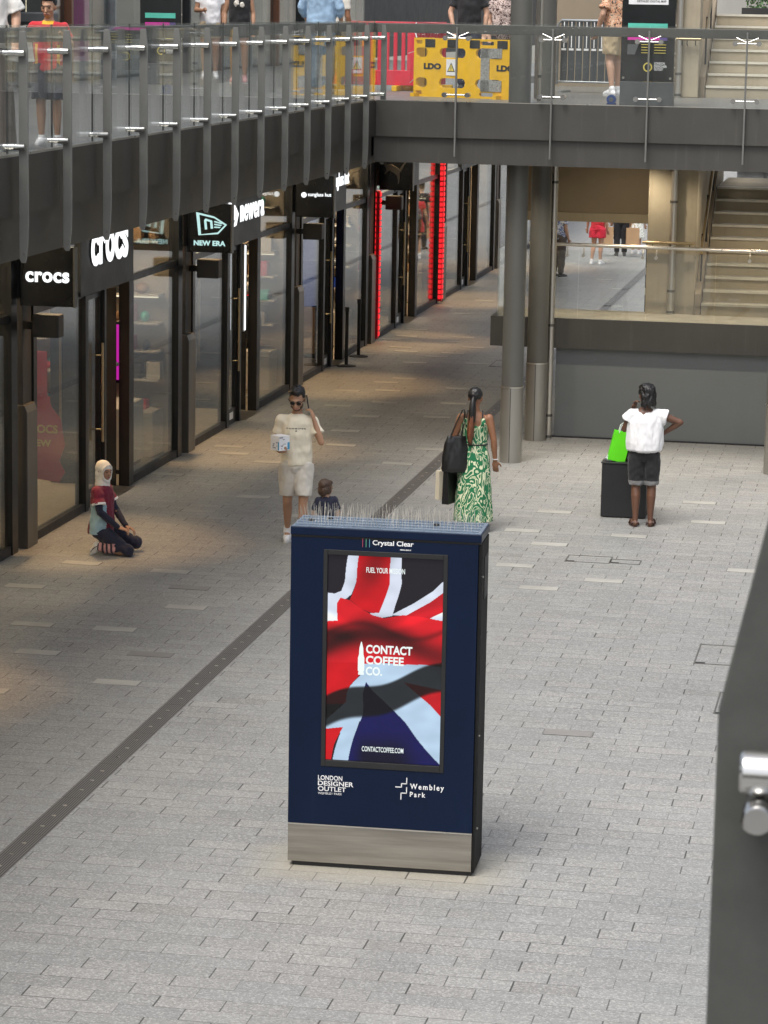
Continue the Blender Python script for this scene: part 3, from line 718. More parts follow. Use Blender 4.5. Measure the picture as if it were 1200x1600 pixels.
# concrete pillars and beam
cp = thing('concrete_pillar', 'broad beige concrete pillar left of the pipe under the footbridge', 'pillar', (-3.57, 40.75, 1.69))
B((-3.74, -3.41, 40.56, 41.0, 0, 4.44)).build('shaft', 'concrete', cp, bevel=.012)
cp = thing('concrete_pillar', 'beige concrete pillar beside the lower stairs, right of the pipe', 'pillar', (-3.17, 40.75, 1.69))
B((-3.34, -3.035, 40.60, 41.05, 0, 4.44)).build('shaft', 'concrete', cp, bevel=.012)
cp = thing('concrete_pillar', 'beige concrete pillar standing on the footbridge beside upper stairs', 'pillar', (-3.3, 41.2, FL))
B((-3.55, -3.13, 41.05, 41.5, FL, 9)).build('shaft', 'concrete', cp, bevel=.012)
for (x0, x1, yy, zz, lab, xm) in ((-3.80, -3.04, 40.47, 2.72, 'brass handrail across the pillars under the footbridge', -3.4), (-3.52, -3.10, 40.95, 5.60, 'brass handrail on the pillar above the footbridge', -3.3)):
    o = thing('handrail', lab, 'handrail', (xm, yy, zz), 0)
    MB().tube([(x0, yy, zz), (x1, yy, zz)], .022, 14).build('rail', 'brass', o, True)
    for x in (x0+.15, xm, x1-.08): MB().tube([(x, yy, zz-.01), (x, yy, zz-.08), (x, yy+.1, zz-.09)], .007, 8).build('bracket', 'near_black', o)
cw = thing('concrete_beam', 'deep brown concrete beam above the far opening under the footbridge', 'beam', (-4.3, 44, 2.8))
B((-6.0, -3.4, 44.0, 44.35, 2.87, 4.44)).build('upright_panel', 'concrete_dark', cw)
B((-6.01, -3.4, 43.90, 44.40, 2.73, 2.866)).build('lower_ledge', 'concrete', cw)
pw = thing('dark_post', 'slim dark post at the right side of the far opening', 'post', (-3.75, 41.2, 0))
B((-3.80, -3.70, 41.1, 41.2, 0, 2.66)).build('shaft', 'near_black', pw)
B((-3.80, -3.76, 41.09, 41.1, 1.9, 2.0), (-3.80, -3.76, 41.09, 41.1, 2.2, 2.3)).build('fixing', 'steel', pw)
uw = thing('concrete_wall', 'plain beige concrete wall behind the crowd barrier on the footbridge', 'wall', (-4.2, 46, FL))
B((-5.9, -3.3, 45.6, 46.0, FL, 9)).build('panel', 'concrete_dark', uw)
# opposite side of the street and the far end
ob = thing('opposite_building', 'pale clad building on the far right side, outside the photo', 'building', (11, 40, 0))
B((10.0, 18, 4, 90, 0, 7)).build('wall', 'far_wall', ob)
q = MB()
for j in range(12): q.box(9.97, 9.995, 6+7*j, 11.5+7*j, .3, 3.4)
q.build('shop_window', 'shop_glass', ob)
eb = thing('far_building', 'pale building closing the far end of the street', 'building', (-2, 125, 0))
B((-30, 12, 125, 129, 0, 9)).build('wall', 'far_wall', eb)
lw = thing('bright_window_wall', 'pale blue white panel wall behind the top of the lower stairs', 'wall', (-1.4, 48, 3.3))
B((-2.95, 1.6, 48, 48.2, 2.6, 4.5)).build('panel', 'bright_glass_wall', lw)  # brightness of the windows is put into the pale panel colour
for x in (-2.5, -2.35, -1.7, -1.0): B((x, x+.05, 47.96, 47.995, 2.6, 4.5)).build('frame', 'galv', lw)
B((-2.95, 1.6, 47.9, 47.955, 3.44, 3.58)).build('rail', 'near_black', lw)

# ------------------------------------------------------------------ advertising kiosk
AN = math.atan2(.0271, 1)
KS = thing('advertising_kiosk', 'tall navy advertising kiosk with lit screen and bird spikes on top', 'kiosk', (-4.1228, 18.7306, 0), AN)
def L(q, name, mats, parent=KS, **k): return q.build(name, mats, parent, local=True, **k)
Wd, Dp = 1.328, .435
ua = (0, 0, 0)
L(B((.03, Wd-.02, .03, Dp-.03, 0, .035)), 'recessed_foot', 'near_black')
L(B((0, Wd-.02, .004, Dp, .035, .305)), 'steel_plinth', 'plinth_steel', bevel=.004)
L(B((Wd-.018, Wd, .012, Dp, .03, 2.37)), 'side_panel', 'side_metal', bevel=.003)
L(B((.012, Wd-.022, .03, Dp, .31, 2.37)), 'cabinet', 'side_metal')
# front panel as a frame round the screen
x0, x1, z0, z1 = .230, 1.100, .742, 2.290
fp = L(B((0, x0, 0, .028, .318, 2.372), (x1, Wd-.02, 0, .028, .318, 2.372), (x0, x1, 0, .028, .318, z0), (x0, x1, 0, .028, z1, 2.372)), 'front_panel', 'navy')
L(B((0, Wd-.02, -.003, .02, .307, .316)), 'trim_strip', 'steel')
L(B((-.004, Wd+.002, -.004, Dp+.004, 2.384, 2.440)), 'top_cap', 'navy', bevel=.005)
L(B((.004, Wd-.006, .006, Dp-.006, 2.440, 2.446)), 'top_sheet', 'navy_top_sheen')
L(B((0, Wd-.005, .006, Dp-.01, 2.372, 2.384)), 'cap_gap', 'near_black')
L(B((0, Wd-.02, -.002, .004, 2.370, 2.3745)), 'edge_trim', 'side_metal')
bz = L(B((x0, x0+.03, -.006, .026, z0, z1), (x1-.03, x1, -.006, .026, z0, z1), (x0+.03, x1-.03, -.006, .026, z0, z0+.045), (x0+.03, x1-.03, -.006, .026, z1-.035, z1)), 'screen_bezel', 'matte_black', bevel=.003)
for z in (1.0, 2.13, .33): L(MB().tube([(Wd, .09, z), (Wd+.010, .09, z)], .008, 10), 'side_lock', 'steel')
L(B((Wd, Wd+.004, .2, .40, 1.95, 2.25)), 'vent_plate', 'near_black')
L(B((Wd+.0005, Wd+.003, .055, .062, .31, 2.37)), 'door_seam', 'matte_black')
# --- the screen picture (what the lit screen shows)
def inpoly(x, y, P):
    c = False; j = len(P)-1
    for i in range(len(P)):
        xi, yi = P[i]; xj, yj = P[j]
        if (yi > y) != (yj > y) and x < (xj-xi)*(y-yi)/(yj-yi)+xi: c = not c
        j = i
    return c
DK, WH, RD, NV = (30, 26, 34), (222, 230, 246), (212, 16, 28), (15, 15, 84)
WB = (188, 214, 238)
LAYERS = [
 ([(375, 30), (432, 30), (405, 190), (378, 255), (352, 277), (318, 280), (306, 300), (316, 388), (240, 394), (240, 245), (290, 252), (325, 238), (345, 190)], WH),
 ([(430, 30), (600, 30), (578, 200), (545, 300), (530, 347), (500, 352), (440, 330), (372, 282), (384, 250), (405, 190)], RD),
 ([(597, 30), (652, 30), (640, 200), (612, 300), (600, 362), (530, 374), (460, 352), (500, 348), (530, 347), (548, 290), (578, 200)], WH),
 ([(596, 356), (700, 300), (800, 235), (880, 165), (880, 225), (790, 290), (665, 362)], WH),
 ([(665, 362), (790, 290), (880, 222), (880, 330), (795, 374), (730, 380)], (190, 22, 34)),
 ([(795, 372), (880, 330), (880, 392)], WH),
 ([(240, 392), (316, 388), (306, 300), (322, 272), (372, 285), (440, 330), (500, 360), (560, 374), (650, 358), (730, 362), (880, 388), (880, 612), (700, 612), (560, 600), (440, 612), (240, 600)], (225, 26, 38)),
 ([(240, 600), (430, 600), (432, 662), (380, 720), (362, 760), (360, 810), (240, 812)], RD),
 ([(436, 606), (560, 602), (640, 608), (760, 608), (880, 622), (880, 900), (240, 900), (355, 800), (362, 755), (385, 716), (434, 664)], WB),
 ([(465, 698), (500, 745), (660, 905), (860, 1150), (345, 1150), (400, 980), (440, 860), (446, 760)], NV),
 ([(608, 838), (780, 780), (880, 860), (880, 1150), (842, 1126), (720, 980)], WB),
 ([(660, 698), (880, 742), (880, 905), (840, 872), (780, 806)], (200, 20, 32)),
 ([(240, 900), (440, 850), (424, 895), (355, 1150), (272, 1150), (330, 960), (240, 970)], WB),
 ([(240, 940), (340, 930), (300, 1020), (268, 1150), (240, 1150)], RD)]
def smooth(a, b, x):
    t = max(0, min(1, (x-a)/(b-a))); return t*t*(3-2*t)
def band(x, y):   # dark folds travelling across the cloth
    s = 1.0
    c = 805-(x-250)*.28+18*math.sin(x*.014); up = c-28; lo = c+132-(x-250)*.02
    s *= 1-.80*smooth(up-8, up+10, y)*(1-smooth(lo-14, lo+10, y))
    c2 = 520-70*math.sin((x-240)*.0065); 
    s *= 1-(.72-.25*smooth(500, 860, x))*math.exp(-((y-c2)/66)**2)
    s *= 1-.35*math.exp(-(((x-500)+(y-120)*.4)/70)**2)*(1-smooth(120, 330, y))
    s *= 1-.40*math.exp(-((y-455-(x-258)*.1)/28)**2)*(1-smooth(330, 430, x))
    s *= 1-.30*math.exp(-((y-(440+40*math.sin(x*.011)))/16)**2)
    s *= 1-.55*smooth(930, 1090, y)*smooth(380, 460, x)*(1-smooth(600, 760, x+(1090-y)*.3))
    s *= 1+.20*math.exp(-((y-(385+55*math.sin((x-300)*.008)))/26)**2)
    return s
sx0, sx1, sz0, sz1 = .262, 1.068, .789, 2.253
NU, NW = 230, 400
me = bpy.data.meshes.new('screen_picture'); vs = []; cols = []
for j in range(NW+1):
    for i in range(NU+1):
        u, v = i/NU, j/NW
        xl = 262-10*(1-v); xr = 862-24*(1-v); x = xl+(xr-xl)*u
        yt = 55+20*u; yb = 1095+30*u; y = yb+(yt-yb)*v
        wx = x+5*math.sin(y*.02); wy = y
        c = DK
        for P, cc in LAYERS:
            if inpoly(wx, wy, P): c = cc
        s = band(x, y)*(1+.06*noise.noise((x*.012, y*.02, 0)))
        g = max(max(c)*s, 10)/max(1, max(c))
        cc = [min(255, max(0, ch*g))/255 for ch in c]
        vs.append((sx0+(sx1-sx0)*u, .012, sz0+(sz1-sz0)*v)); cols += [*lin(cc), 1]
fs = [(j*(NU+1)+i, j*(NU+1)+i+1, (j+1)*(NU+1)+i+1, (j+1)*(NU+1)+i) for j in range(NW) for i in range(NU)]
me.from_pydata(vs, [], fs)
ca = me.color_attributes.new('picture', 'FLOAT_COLOR', 'POINT'); ca.data.foreach_set('color', cols)
k = N('screen_display'); at = k.n('Attribute', attribute_name='picture'); k.l(at.outputs['Color'], k.b.inputs['Emission Color'])
k.b.inputs['Emission Strength'].default_value = .95*EMK; k.b.inputs['Base Color'].default_value = (.01, .01, .01, 1); k.b.inputs['Roughness'].default_value = .25; k.b.inputs['Specular IOR Level'].default_value = .15
me.materials.append(k.m); sc_ = bpy.data.objects.new('screen', me); COL.objects.link(sc_); sc_.parent = KS
def st(q, body, x0, x1, z, h, yy=-.0012, bold=.02, sp=1., w=.0014): q.text(body, (x0, yy, z), X, Z, (0, w, 0), x1-x0, h, bold, sp)
MT['e_text'] = emit('screen_text', (.86, .95, .93), 1.0)
parts_ = [MB(), MB(), MB()]; q = MB()
for body, a, b, z, h, bo in (('FUEL YOUR MISSION', .530, .800, 2.137, .038, .008), ('CONTACT', .537, .862, 1.565, .062, .03), ('COFFEE', .537, .803, 1.487, .062, .03), ('CO.', .537, .652, 1.409, .062, .03), ('CONTACTCOFFEE.COM', .518, .812, .862, .036, .008)):
    st(parts_[0 if 'FUEL' in body else 2 if '.COM' in body else 1], body, a, b, z, h, .0095, bo, 1.0, .002)
for a, nm in zip(parts_, ('tagline_lettering', 'brand_lettering', 'address_lettering')): a.build(nm, 'e_text', sc_, local=True)
# rifle-round outline of the logo
q.prism([(.484, 1.41), (.524, 1.41), (.524, 1.425), (.519, 1.43), (.526, 1.44), (.526, 1.53), (.519, 1.555), (.517, 1.60), (.506, 1.645), (.501, 1.645), (.490, 1.60), (.488, 1.555), (.481, 1.53), (.481, 1.44), (.488, 1.43), (.484, 1.425)], (0, .0095, 0), X, Z, Y*.002)
q.build('cartridge_mark', 'e_text', sc_, local=True)
# logos on the painted panel; the colour bars get an added glow
q = MB(); st(q, 'Crystal Clear', .572, .858, 2.325, .046, bold=.02); st(q, 'MEDIA GROUP', .765, .842, 2.306, .009, bold=.03)
q.build('media_lettering', 'print_white', fp, local=True); q = MB()
st(q, 'LONDON', .212, .385, .640, .034, bold=.015); st(q, 'DESIGNER', .212, .464, .600, .034, bold=.015); st(q, 'OUTLET', .212, .412, .560, .034, bold=.015); st(q, 'WEMBLEY PARK', .213, .385, .536, .015, bold=.0)
q.build('outlet_lettering', 'print_white', fp, local=True); q = MB()
st(q, 'Wembley', .866, 1.105, .600, .052, bold=.02, sp=1.35); st(q, 'Park', .866, .975, .556, .036, bold=.02, sp=1.35)
q.build('park_lettering', 'print_white', fp, local=True); q = MB()
t_ = .0065
for pts in ([(.765, .622), (.806, .622), (.806, .648), (.842, .648), (.842, .689)], [(.803, .535), (.803, .580), (.842, .580), (.842, .620)]):
    for (a, b), (c, d) in zip(pts, pts[1:]):
        q.box(min(a, c)-t_/2, max(a, c)+t_/2, -.0012, .0002, min(b, d)-t_/2, max(b, d)+t_/2)
q.build('step_mark', 'print_white', fp, local=True)
q = MB()
for i, x in enumerate((.503, .527, .551)): q.mat(i).tube([(x, -.0012, 2.325), (x, -.0012, 2.375-.006)], .0085, 10, True, True, .1)
q.mi = [min(a, 2) for a in q.mi]
L(q, 'logo_bars_glow', ['c_red_s', 'c_grn_s', 'c_blu_s'], fp)
# bird spikes: four bases with wires
rg = random.Random(11)
for r_ in range(4):
    q = MB(); yb = .06+r_*.1
    q.mat(1).box(.02, Wd-.03, yb-.012, yb+.012, 2.446, 2.452).mat(0)
    x = .03
    while x < Wd-.04:
        lean = rg.gauss(0, .010); ly = rg.gauss(0, .008)+(-.02 if int(x*100) % 2 else .02); h = .105+rg.uniform(-.006, .005)
        q.tube([(x, yb, 2.45), (x+lean*.6, yb+ly*.6, 2.45+h*.6), (x+lean, yb+ly, 2.45+h)], .00105, 5)
        x += .0225+rg.uniform(-.004, .004)
    L(q, 'bird_spike_strip', [simple('spike_wire', (.62, .58, .5), .35, .6), 'navy_top_sheen'])
for x, y in ((.10, .22), (.22, .3), (.98, .25)): L(MB().tube([(x, y, 2.446), (x, y, 2.458)], .02, 10), 'bolt_cap', 'near_black')

# ------------------------------------------------------------------ foreground post of the camera's own railing
fg = thing('balustrade_post', 'dark grey tapered post with steel clamp, nearest the camera at right', 'post', (-.068, 1.75, FL))
fp_ = MB().prism([(-.106, 3.9), (-.03, 3.9), (-.03, 5.80), (-.054, 5.80), (-.079, 5.69), (-.1055, 5.566)], (0, 1.74, 0), X, Z, Y*.022).build('plate', 'fg_metal', fg, bevel=.002)
q = MB().tube([(-.0885, 1.712, 5.534), (-.0865, 1.712, 5.534), (.05, 1.712, 5.534)], [.0125, .0145, .0145], 28); q.build('clamp', 'chrome', fg, True)
MB().tube([(-.076, 1.69, 5.5085), (-.076, 1.692, 5.5085), (-.076, 1.738, 5.5085)], [.0085, .0100, .0100], 22).build('set_screw', 'chrome', fg, True)
B((-.07, 2.5, -3.0, 1.9, 4.4, FL)).build('walkway_slab', 'dark_metal', fg)

# ------------------------------------------------------------------ street furniture
bx = thing('pedestal_box', 'black square pedestal box standing beside the woman in white', 'pedestal', (-3.24, 33.4, 0))
B((-3.51, -2.97, 33.18, 33.66, .012, .655)).build('carcass', 'matte_black', bx, bevel=.006)
B((-3.52, -2.96, 33.17, 33.67, .655, .672)).build('top_board', 'near_black', bx, bevel=.004)
B((-3.48, -3.0, 33.21, 33.63, 0, .012)).build('base', 'near_black', bx)
def paper_bag(name, label, cat, loc, rz, w_, d, h, m_, handle, tilt=0):
    o = thing(name, label, cat, loc, rz)
    o.rotation_euler = (0, tilt, rz)
    q = MB(); t = .004
    q.box(-w_/2, w_/2, -d/2, -d/2+t, 0, h).box(-w_/2, w_/2, d/2-t, d/2, 0, h).box(-w_/2, w_/2, -d/2, d/2, 0, t)
    # gusseted sides
    for s in (-1, 1):
        q.prism([(-d/2+t, 0), (0, 0), (d/2-t, 0), (d/2-t, h), (0, h), (-d/2+t, h)], (s*(w_/2-t), 0, 0), Y, Z, X*t*s)
    q.box(-w_/2, w_/2, -d/2+t, d/2-t, h*.93, h*.935)
    q.build('body', m_, o, local=True)
    for yy in (-d/2, d/2):
        MB().tube([(-.05, yy, h-.02), (-.045, yy, h+.07), (-.02, yy, h+.10), (.02, yy, h+.10), (.045, yy, h+.07), (.05, yy, h-.02)], .005, 6).build('handle', handle, o, True, local=True)
    return o
paper_bag('paper_bag', 'bright green paper bag leaning on the black pedestal box', 'bag', (-3.36, 33.30, .674), R(12), .21, .10, .36, 'paper_green', 'print_white', R(13))
hb = thing('handbag', 'brown leather handbag with tan strap on the black pedestal', 'bag', (-3.16, 33.42, .673))
MB().loft([(-3.16, 33.42, .675, .10, .07), (-3.16, 33.42, .70, .12, .085), (-3.16, 33.42, .80, .11, .07), (-3.16, 33.42, .92, .085, .035)], 20).build('body', simple('brown_leather', (.05, .02, .012), .4), hb, True)
MB().tube([(-3.24, 33.36, .90), (-3.22, 33.33, 1.02), (-3.14, 33.32, 1.05), (-3.07, 33.35, .92)], .008, 8).build('handle', simple('tan_strap', (.5, .3, .16), .5), hb, True)
wr = thing('plastic_wrap', 'crumpled clear plastic wrapper on the black pedestal top', 'wrapper', (-3.42, 33.3, .673))
q = MB(); q.ell((-3.42, 33.3, .70), (.07, .06, .04), None, 16, 10)
q.v = [tuple(Vector(v)+Vector((noise.noise(Vector(v)*38), noise.noise(Vector(v)*38+Vector((5, 0, 0))), noise.noise(Vector(v)*38+Vector((0, 9, 0)))))*.022) for v in q.v]
q.v = [(x, y, max(.674, z)) for x, y, z in q.v]
q.build('film', simple('clear_film', (.55, .56, .58), .15), wr)
for (x, y, lab) in ((-9.27, 46.28, 'nearer of two black queue posts outside the sunglass shop'), (-9.33, 47.64, 'farther of two black queue posts outside the sunglass shop')):
    o = thing('queue_post', lab, 'queue post', (x, y, 0), 0, 'black queue posts outside a shop door')
    MB().tube([(x, y, 0), (x, y, .012), (x, y, .03)], [.165, .165, .05], 28).build('base', 'near_black', o, True)
    MB().tube([(x, y, .03), (x, y, .92)], .03, 18).build('pole', 'matte_black', o, True)
    MB().tube([(x, y, .92), (x, y, 1.0)], .037, 18).build('belt_head', 'near_black', o, True)

# --- upper level furniture
def rrect(x0, x1, z0, z1, r, n=5):
    P = []
    for cx, cz, a0 in ((x1-r, z1-r, 0), (x0+r, z1-r, 90), (x0+r, z0+r, 180), (x1-r, z0+r, 270)):
        for i in range(n+1):
            a = R(a0+90*i/n); P.append((cx+r*math.cos(a), cz+r*math.sin(a)))
    return P
def holed_panel(w_, h, holes, t, mat_, parent, name):
    cu = bpy.data.curves.new('c', 'CURVE'); cu.dimensions = '2D'; cu.fill_mode = 'BOTH'; cu.extrude = t/2
    for P in [[(0, 0), (w_, 0), (w_, h), (0, h)]]+holes:
        sp_ = cu.splines.new('POLY'); sp_.points.add(len(P)-1); sp_.use_cyclic_u = True
        for pt, (a, b) in zip(sp_.points, P): pt.co = (a, b, 0, 1)
    o_ = bpy.data.objects.new('c', cu); COL.objects.link(o_)
    dg = bpy.context.evaluated_depsgraph_get(); dg.update()
    me_ = bpy.data.meshes.new_from_object(o_.evaluated_get(dg)); bpy.data.objects.remove(o_)
    q = MB(); q.add([(v.co.x, v.co.z, v.co.y) for v in me_.vertices], [list(p.vertices) for p in me_.polygons])
    return q.build(name, mat_, parent, local=True)
yb_ = thing('site_barrier', 'yellow plastic barrier board stencilled LDO on the footbridge', 'barrier', (-6.88, 38.86, FL), math.atan2(38.19-38.86, 1.43))
W_, H_ = 1.58, .80
holes = [rrect(.03, .23, .54, .67, .06), rrect(.43, .86, .54, .67, .06), rrect(1.03, 1.45, .54, .67, .06), rrect(.03, .23, .13, .26, .06), rrect(.43, .86, .13, .26, .06), rrect(1.03, 1.45, .13, .26, .06)]
holes += [rrect(.02, .14, .72, .77, .01), rrect(1.10, 1.32, .72, .77, .01), rrect(.02, .14, .03, .08, .01), rrect(1.10, 1.32, .03, .08, .01)]
pn = holed_panel(W_, H_, holes, .05, 'yellow_plastic', yb_, 'panel')
q = MB()
for a in (.19, .56, .93, 1.38): q.box(a, a+.17, -.032, -.0255, .63 if False else .655, .79) if False else q.box(a, a+.165, -.031, -.0255, .675, .785)
q.build('reflective_patch', 'matte_black', yb_, local=True)
q = MB()
for x in (.17, 1.375): q.text('LDO', (x, -.0255, .375), X, Z, (0, -.004, 0), .29, .085, .06)
q.build('stencil', 'matte_black', yb_, local=True)
wsn = B((.55, .715, -.033, -.0255, .30, .52)).build('warning_notice', 'print_white', yb_, local=True)
q = MB().mat(0); q.prism([(.568, .35), (.697, .35), (.632, .475)], (0, -.0335, 0), X, Z, (0, -.002, 0)); q.mat(1).prism([(.585, .359), (.680, .359), (.632, .452)], (0, -.036, 0), X, Z, (0, -.002, 0)); q.mat(0).box(.628, .637, -.0395, -.038, .385, .425); q.box(.628, .637, -.0395, -.038, .367, .377)
q.build('warning_symbol', ['matte_black', 'print_yellow'], wsn, local=True)
tp = MB(); n_ = 10
for (a, b, c, d) in ((1.12, 1.26, .10, .68), (1.12, 1.46, .10, .25), (1.12, 1.46, .55, .68)):
    tp.box(a, b, -.036, -.0265, c, d)
tp.build('silver_tape', simple('duct_tape', (.42, .42, .40), .3, .4, .35, 30, .5, 40), yb_, local=True)
L2 = B((.0, .04, -.02, .42, 0, .80), (.04, .1, -.16, .16, 0, .05), (1.4, 1.46, -.16, .16, 0, .05)).build('end_return', 'yellow_plastic', yb_, local=True)
MB().tube([(.02, .2, .15), (.02, .2, .75)], .025, 8).build('hinge_pin', 'matte_black', yb_, local=True)

def red_barrier(loc, rz, label):
    o = thing('red_barrier', label, 'barrier', loc, rz, 'red plastic pedestrian barriers on the footbridge')
    w_ = 1.25; q = MB()
    q.box(0, w_, -.03, .03, .86, 1.0).box(0, w_, -.03, .03, .08, .30).box(0, .07, -.03, .03, .30, .86).box(w_-.07, w_, -.03, .03, .30, .86)
    x = .13
    while x < w_-.12: q.box(x, x+.055, -.022, .022, .30, .86); x += .12
    q.build('panel', 'red_plastic', o, local=True, bevel=.008)
    for x in (.18, w_-.25): B((x, x+.08, -.22, .22, 0, .08)).build('foot', 'yellow_plastic', o, local=True, bevel=.01)
    return o
red_barrier((-8.55, 41.1, FL), R(-4), 'red plastic barrier partly behind the corner blade posts')
red_barrier((-7.28, 40.95, FL), R(78), 'red plastic barrier seen end on beside the yellow board')
ta = thing('barrier_tape', 'loose red and white tape hanging from the red barrier', 'tape', (-7.2, 40.9, 5.6))
MB().tube([(-7.22, 40.85, 5.76), (-7.25, 40.8, 5.7), (-7.20, 40.78, 5.55)], .012, 8, flat=.3).tube([(-7.32, 40.8, 5.32), (-7.2, 40.75, 5.36), (-7.14, 40.75, 5.2), (-7.17, 40.75, 5.0), (-7.28, 40.75, 4.9)], .014, 8, flat=.3).build('strand', 'print_white', ta, True)
MB().tube([(-7.2, 40.5, 5.74), (-6.9, 40.1, 5.77), (-6.5, 39.6, 5.76)], .012, 8, flat=.3).build('strand', simple('tape_red', (.7, .2, .2), .5), ta, True)

cbg = 'grey crowd barriers on the footbridge'
def crowd(loc, rz, label):
    o = thing('crowd_barrier', label, 'barrier', loc, rz, cbg)
    w_ = 1.35
    MB().tube([(0, 0, .12), (0, 0, 1.0), (.06, 0, 1.06), (w_-.06, 0, 1.06), (w_, 0, 1.0), (w_, 0, .12)], .02, 10).build('frame', 'galv', o, True, local=True)
    MB().tube([(0, 0, .16), (w_, 0, .16)], .016, 10).build('lower_rail', 'galv', o, True, local=True)
    for i in range(11):
        x = .10+i*(w_-.20)/10
        MB().box(x-.050, x+.050, -.010, .012, .16, 1.05).build('bar', 'slat_grey', o, local=True, bevel=.006)
        MB().box(x-.035, x+.035, -.022, -.011, .62, .65).box(x-.008, x+.006, -.014, -.011, .66, 1.04).build('clip_highlight', 'print_white', o, local=True)  # white highlight down each bar is modelled as a thin painted strip
    for x in (.12, w_-.12): B((x-.03, x+.03, -.25, .25, 0, .03)).build('foot', 'galv', o, local=True)
crowd((-5.32, 42.2, FL), R(-8), 'grey slatted crowd barrier between the column and the man in florals')
yp_ = thing('yellow_post', 'slim yellow plastic post at the left end of the crowd barrier', 'post', (-5.36, 42.0, FL))
B((-5.40, -5.32, 41.97, 42.03, FL, 5.74)).build('shaft', 'yellow_plastic', yp_)
B((-5.405, -5.315, 41.96, 41.972, 5.55, 5.62), (-5.405, -5.315, 41.96, 41.972, 5.2, 5.3)).build('band', 'matte_black', yp_)
yp_ = thing('yellow_post', 'short yellow plastic post behind the map board', 'post', (-3.86, 41.5, FL))
B((-3.95, -3.84, 41.47, 41.53, FL, 5.62)).build('shaft', 'yellow_plastic', yp_)
bt = thing('blue_spool', 'small round blue plastic spool on the footbridge floor', 'spool', (-3.97, 37.3, FL))
MB().tube([(-3.97, 37.25, FL+.065), (-3.97, 37.33, FL+.065)], .062, 20).build('drum', 'blue_plastic', bt, True)
MB().tube([(-3.97, 37.243, FL+.065), (-3.97, 37.25, FL+.065)], .03, 16).build('hub', 'map_grey', bt, True)
B((-4.03, -3.91, 37.27, 37.33, FL, FL+.02)).build('base', 'blue_plastic', bt)

def map_board(loc, rz, label, w_=.70, detail=True):
    o = thing('map_board', label, 'information board', loc, rz, 'black outlet map boards on the upper level')
    B((0, w_, 0, .14, 0, .31)).build('plinth', 'map_grey', o, local=True, bevel=.004)
    B((0, w_, .01, .13, .315, 2.2)).build('panel', 'map_dark', o, local=True, bevel=.004)
    t = lambda q, body, a, b, z, h, bo=.02: q.text(body, (a*w_, .0095, z), X, Z, (0, -.002, 0), (b-a)*w_, h, bo)
    B((.12*w_, .86*w_, .005, .0095, .985, 1.06)).build('teal_band', 'teal', o, local=True)
    B((.12*w_, .72*w_, .005, .0095, .845, .92)).build('magenta_band', 'magenta', o, local=True)
    B((.72*w_, .86*w_, .005, .0095, .845, .92)).build('violet_band', simple('violet_print', (.10, .06, .25), .4), o, local=True)
    B((.12*w_, .86*w_, .005, .0095, 1.30, 1.395)).build('white_band', 'print_white', o, local=True)
    q = MB(); q.text('DETAILED DIGITAL MAP', (.28*w_, .0045, 1.328), X, Z, (0, -.001, 0), .54*w_, .028, .02); q.build('band_lettering', 'matte_black', o, local=True)
    q = MB(); t(q, 'LONDON', .63, .83, .535, .032, .03); t(q, 'DESIGNER', .63, .87, .497, .032, .03); t(q, 'OUTLET', .63, .80, .459, .032, .03)
    for j in range(5): q.box(.14*w_, .16*w_, .0075, .0095, 1.46+.035*j, 1.472+.035*j); q.box(.19*w_, (.3+.06*(j % 3))*w_, .0075, .0095, 1.463+.035*j, 1.469+.035*j)
    q.build('lettering', 'print_white', o, local=True)
    q = MB(); q.prism([(.48*w_, 1.50), (.62*w_, 1.47), (.80*w_, 1.66), (.74*w_, 1.85), (.5*w_, 1.88)], (0, .0095, 0), X, Z, (0, -.002, 0)); q.build('map_area', 'map_grey', o, local=True)
    q = MB(); q.prism([(.72*w_, 1.47), (.87*w_, 1.47), (.87*w_, 1.62), (.80*w_, 1.58)], (0, .0068, 0), X, Z, (0, -.002, 0)); q.build('map_area', 'galv', o, local=True)
    q = MB()
    for j in range(4): q.box(.38*w_, .5*w_, .0075, .0095, .68+.035*j, .688+.035*j); q.box(.62*w_, .84*w_, .0075, .0095, .68+.035*j, .688+.035*j)
    q.build('key_list', 'print_yellow', o, local=True)
    q = MB(); q.prism([(.12*w_, .66), (.26*w_, .66), (.33*w_, .79), (.12*w_, .79)], (0, .0095, 0), X, Z, (0, -.002, 0)); q.build('small_plan', 'map_grey', o, local=True)
    q = MB().mat(0); c = (.51*w_, .5); q.tube([(c[0], .0095, c[1]), (c[0], .0070, c[1])], .06, 24); q.mat(1).tube([(c[0], .0068, c[1]), (c[0], .0055, c[1])], .042, 24); q.build('round_badge', ['print_yellow', 'map_dark'], o, local=True)
    q = MB()
    for x in (.06, .94):
        for z in (.36, 1.62): q.tube([(x*w_, .002, z), (x*w_, .0095, z)], .016, 12)
    for z in (.5, .68, .86, 1.04): q.tube([(w_-.001, .05, z), (w_+.008, .05, z)], .014, 10)
    q.build('fixing', 'steel', o, local=True)
    return o
map_board((-3.835, 36.98, FL), R(-4), 'black map board with teal and magenta bands standing on the footbridge')
map_board((-11.55, 41.5, FL), R(8), 'black map board behind the left balcony glass near the shop windows', .62)
bn = thing('litter_bin', 'dark grey boxy litter bin on the left balcony behind glass', 'bin', (-12.3, 38.7, FL))
B((-12.55, -12.05, 38.5, 39.0, FL+.02, FL+1.05)).build('casing', 'map_grey', bn, bevel=.02); B((-12.5, -12.1, 38.49, 38.5, FL+.75, FL+.92)).build('slot', 'matte_black', bn); B((-12.5, -12.1, 38.55, 38.95, FL, FL+.02)).build('base', 'matte_black', bn)
bn = thing('display_case', 'low grey display cabinet against the upper shop windows', 'cabinet', (-12.3, 35.7, FL))
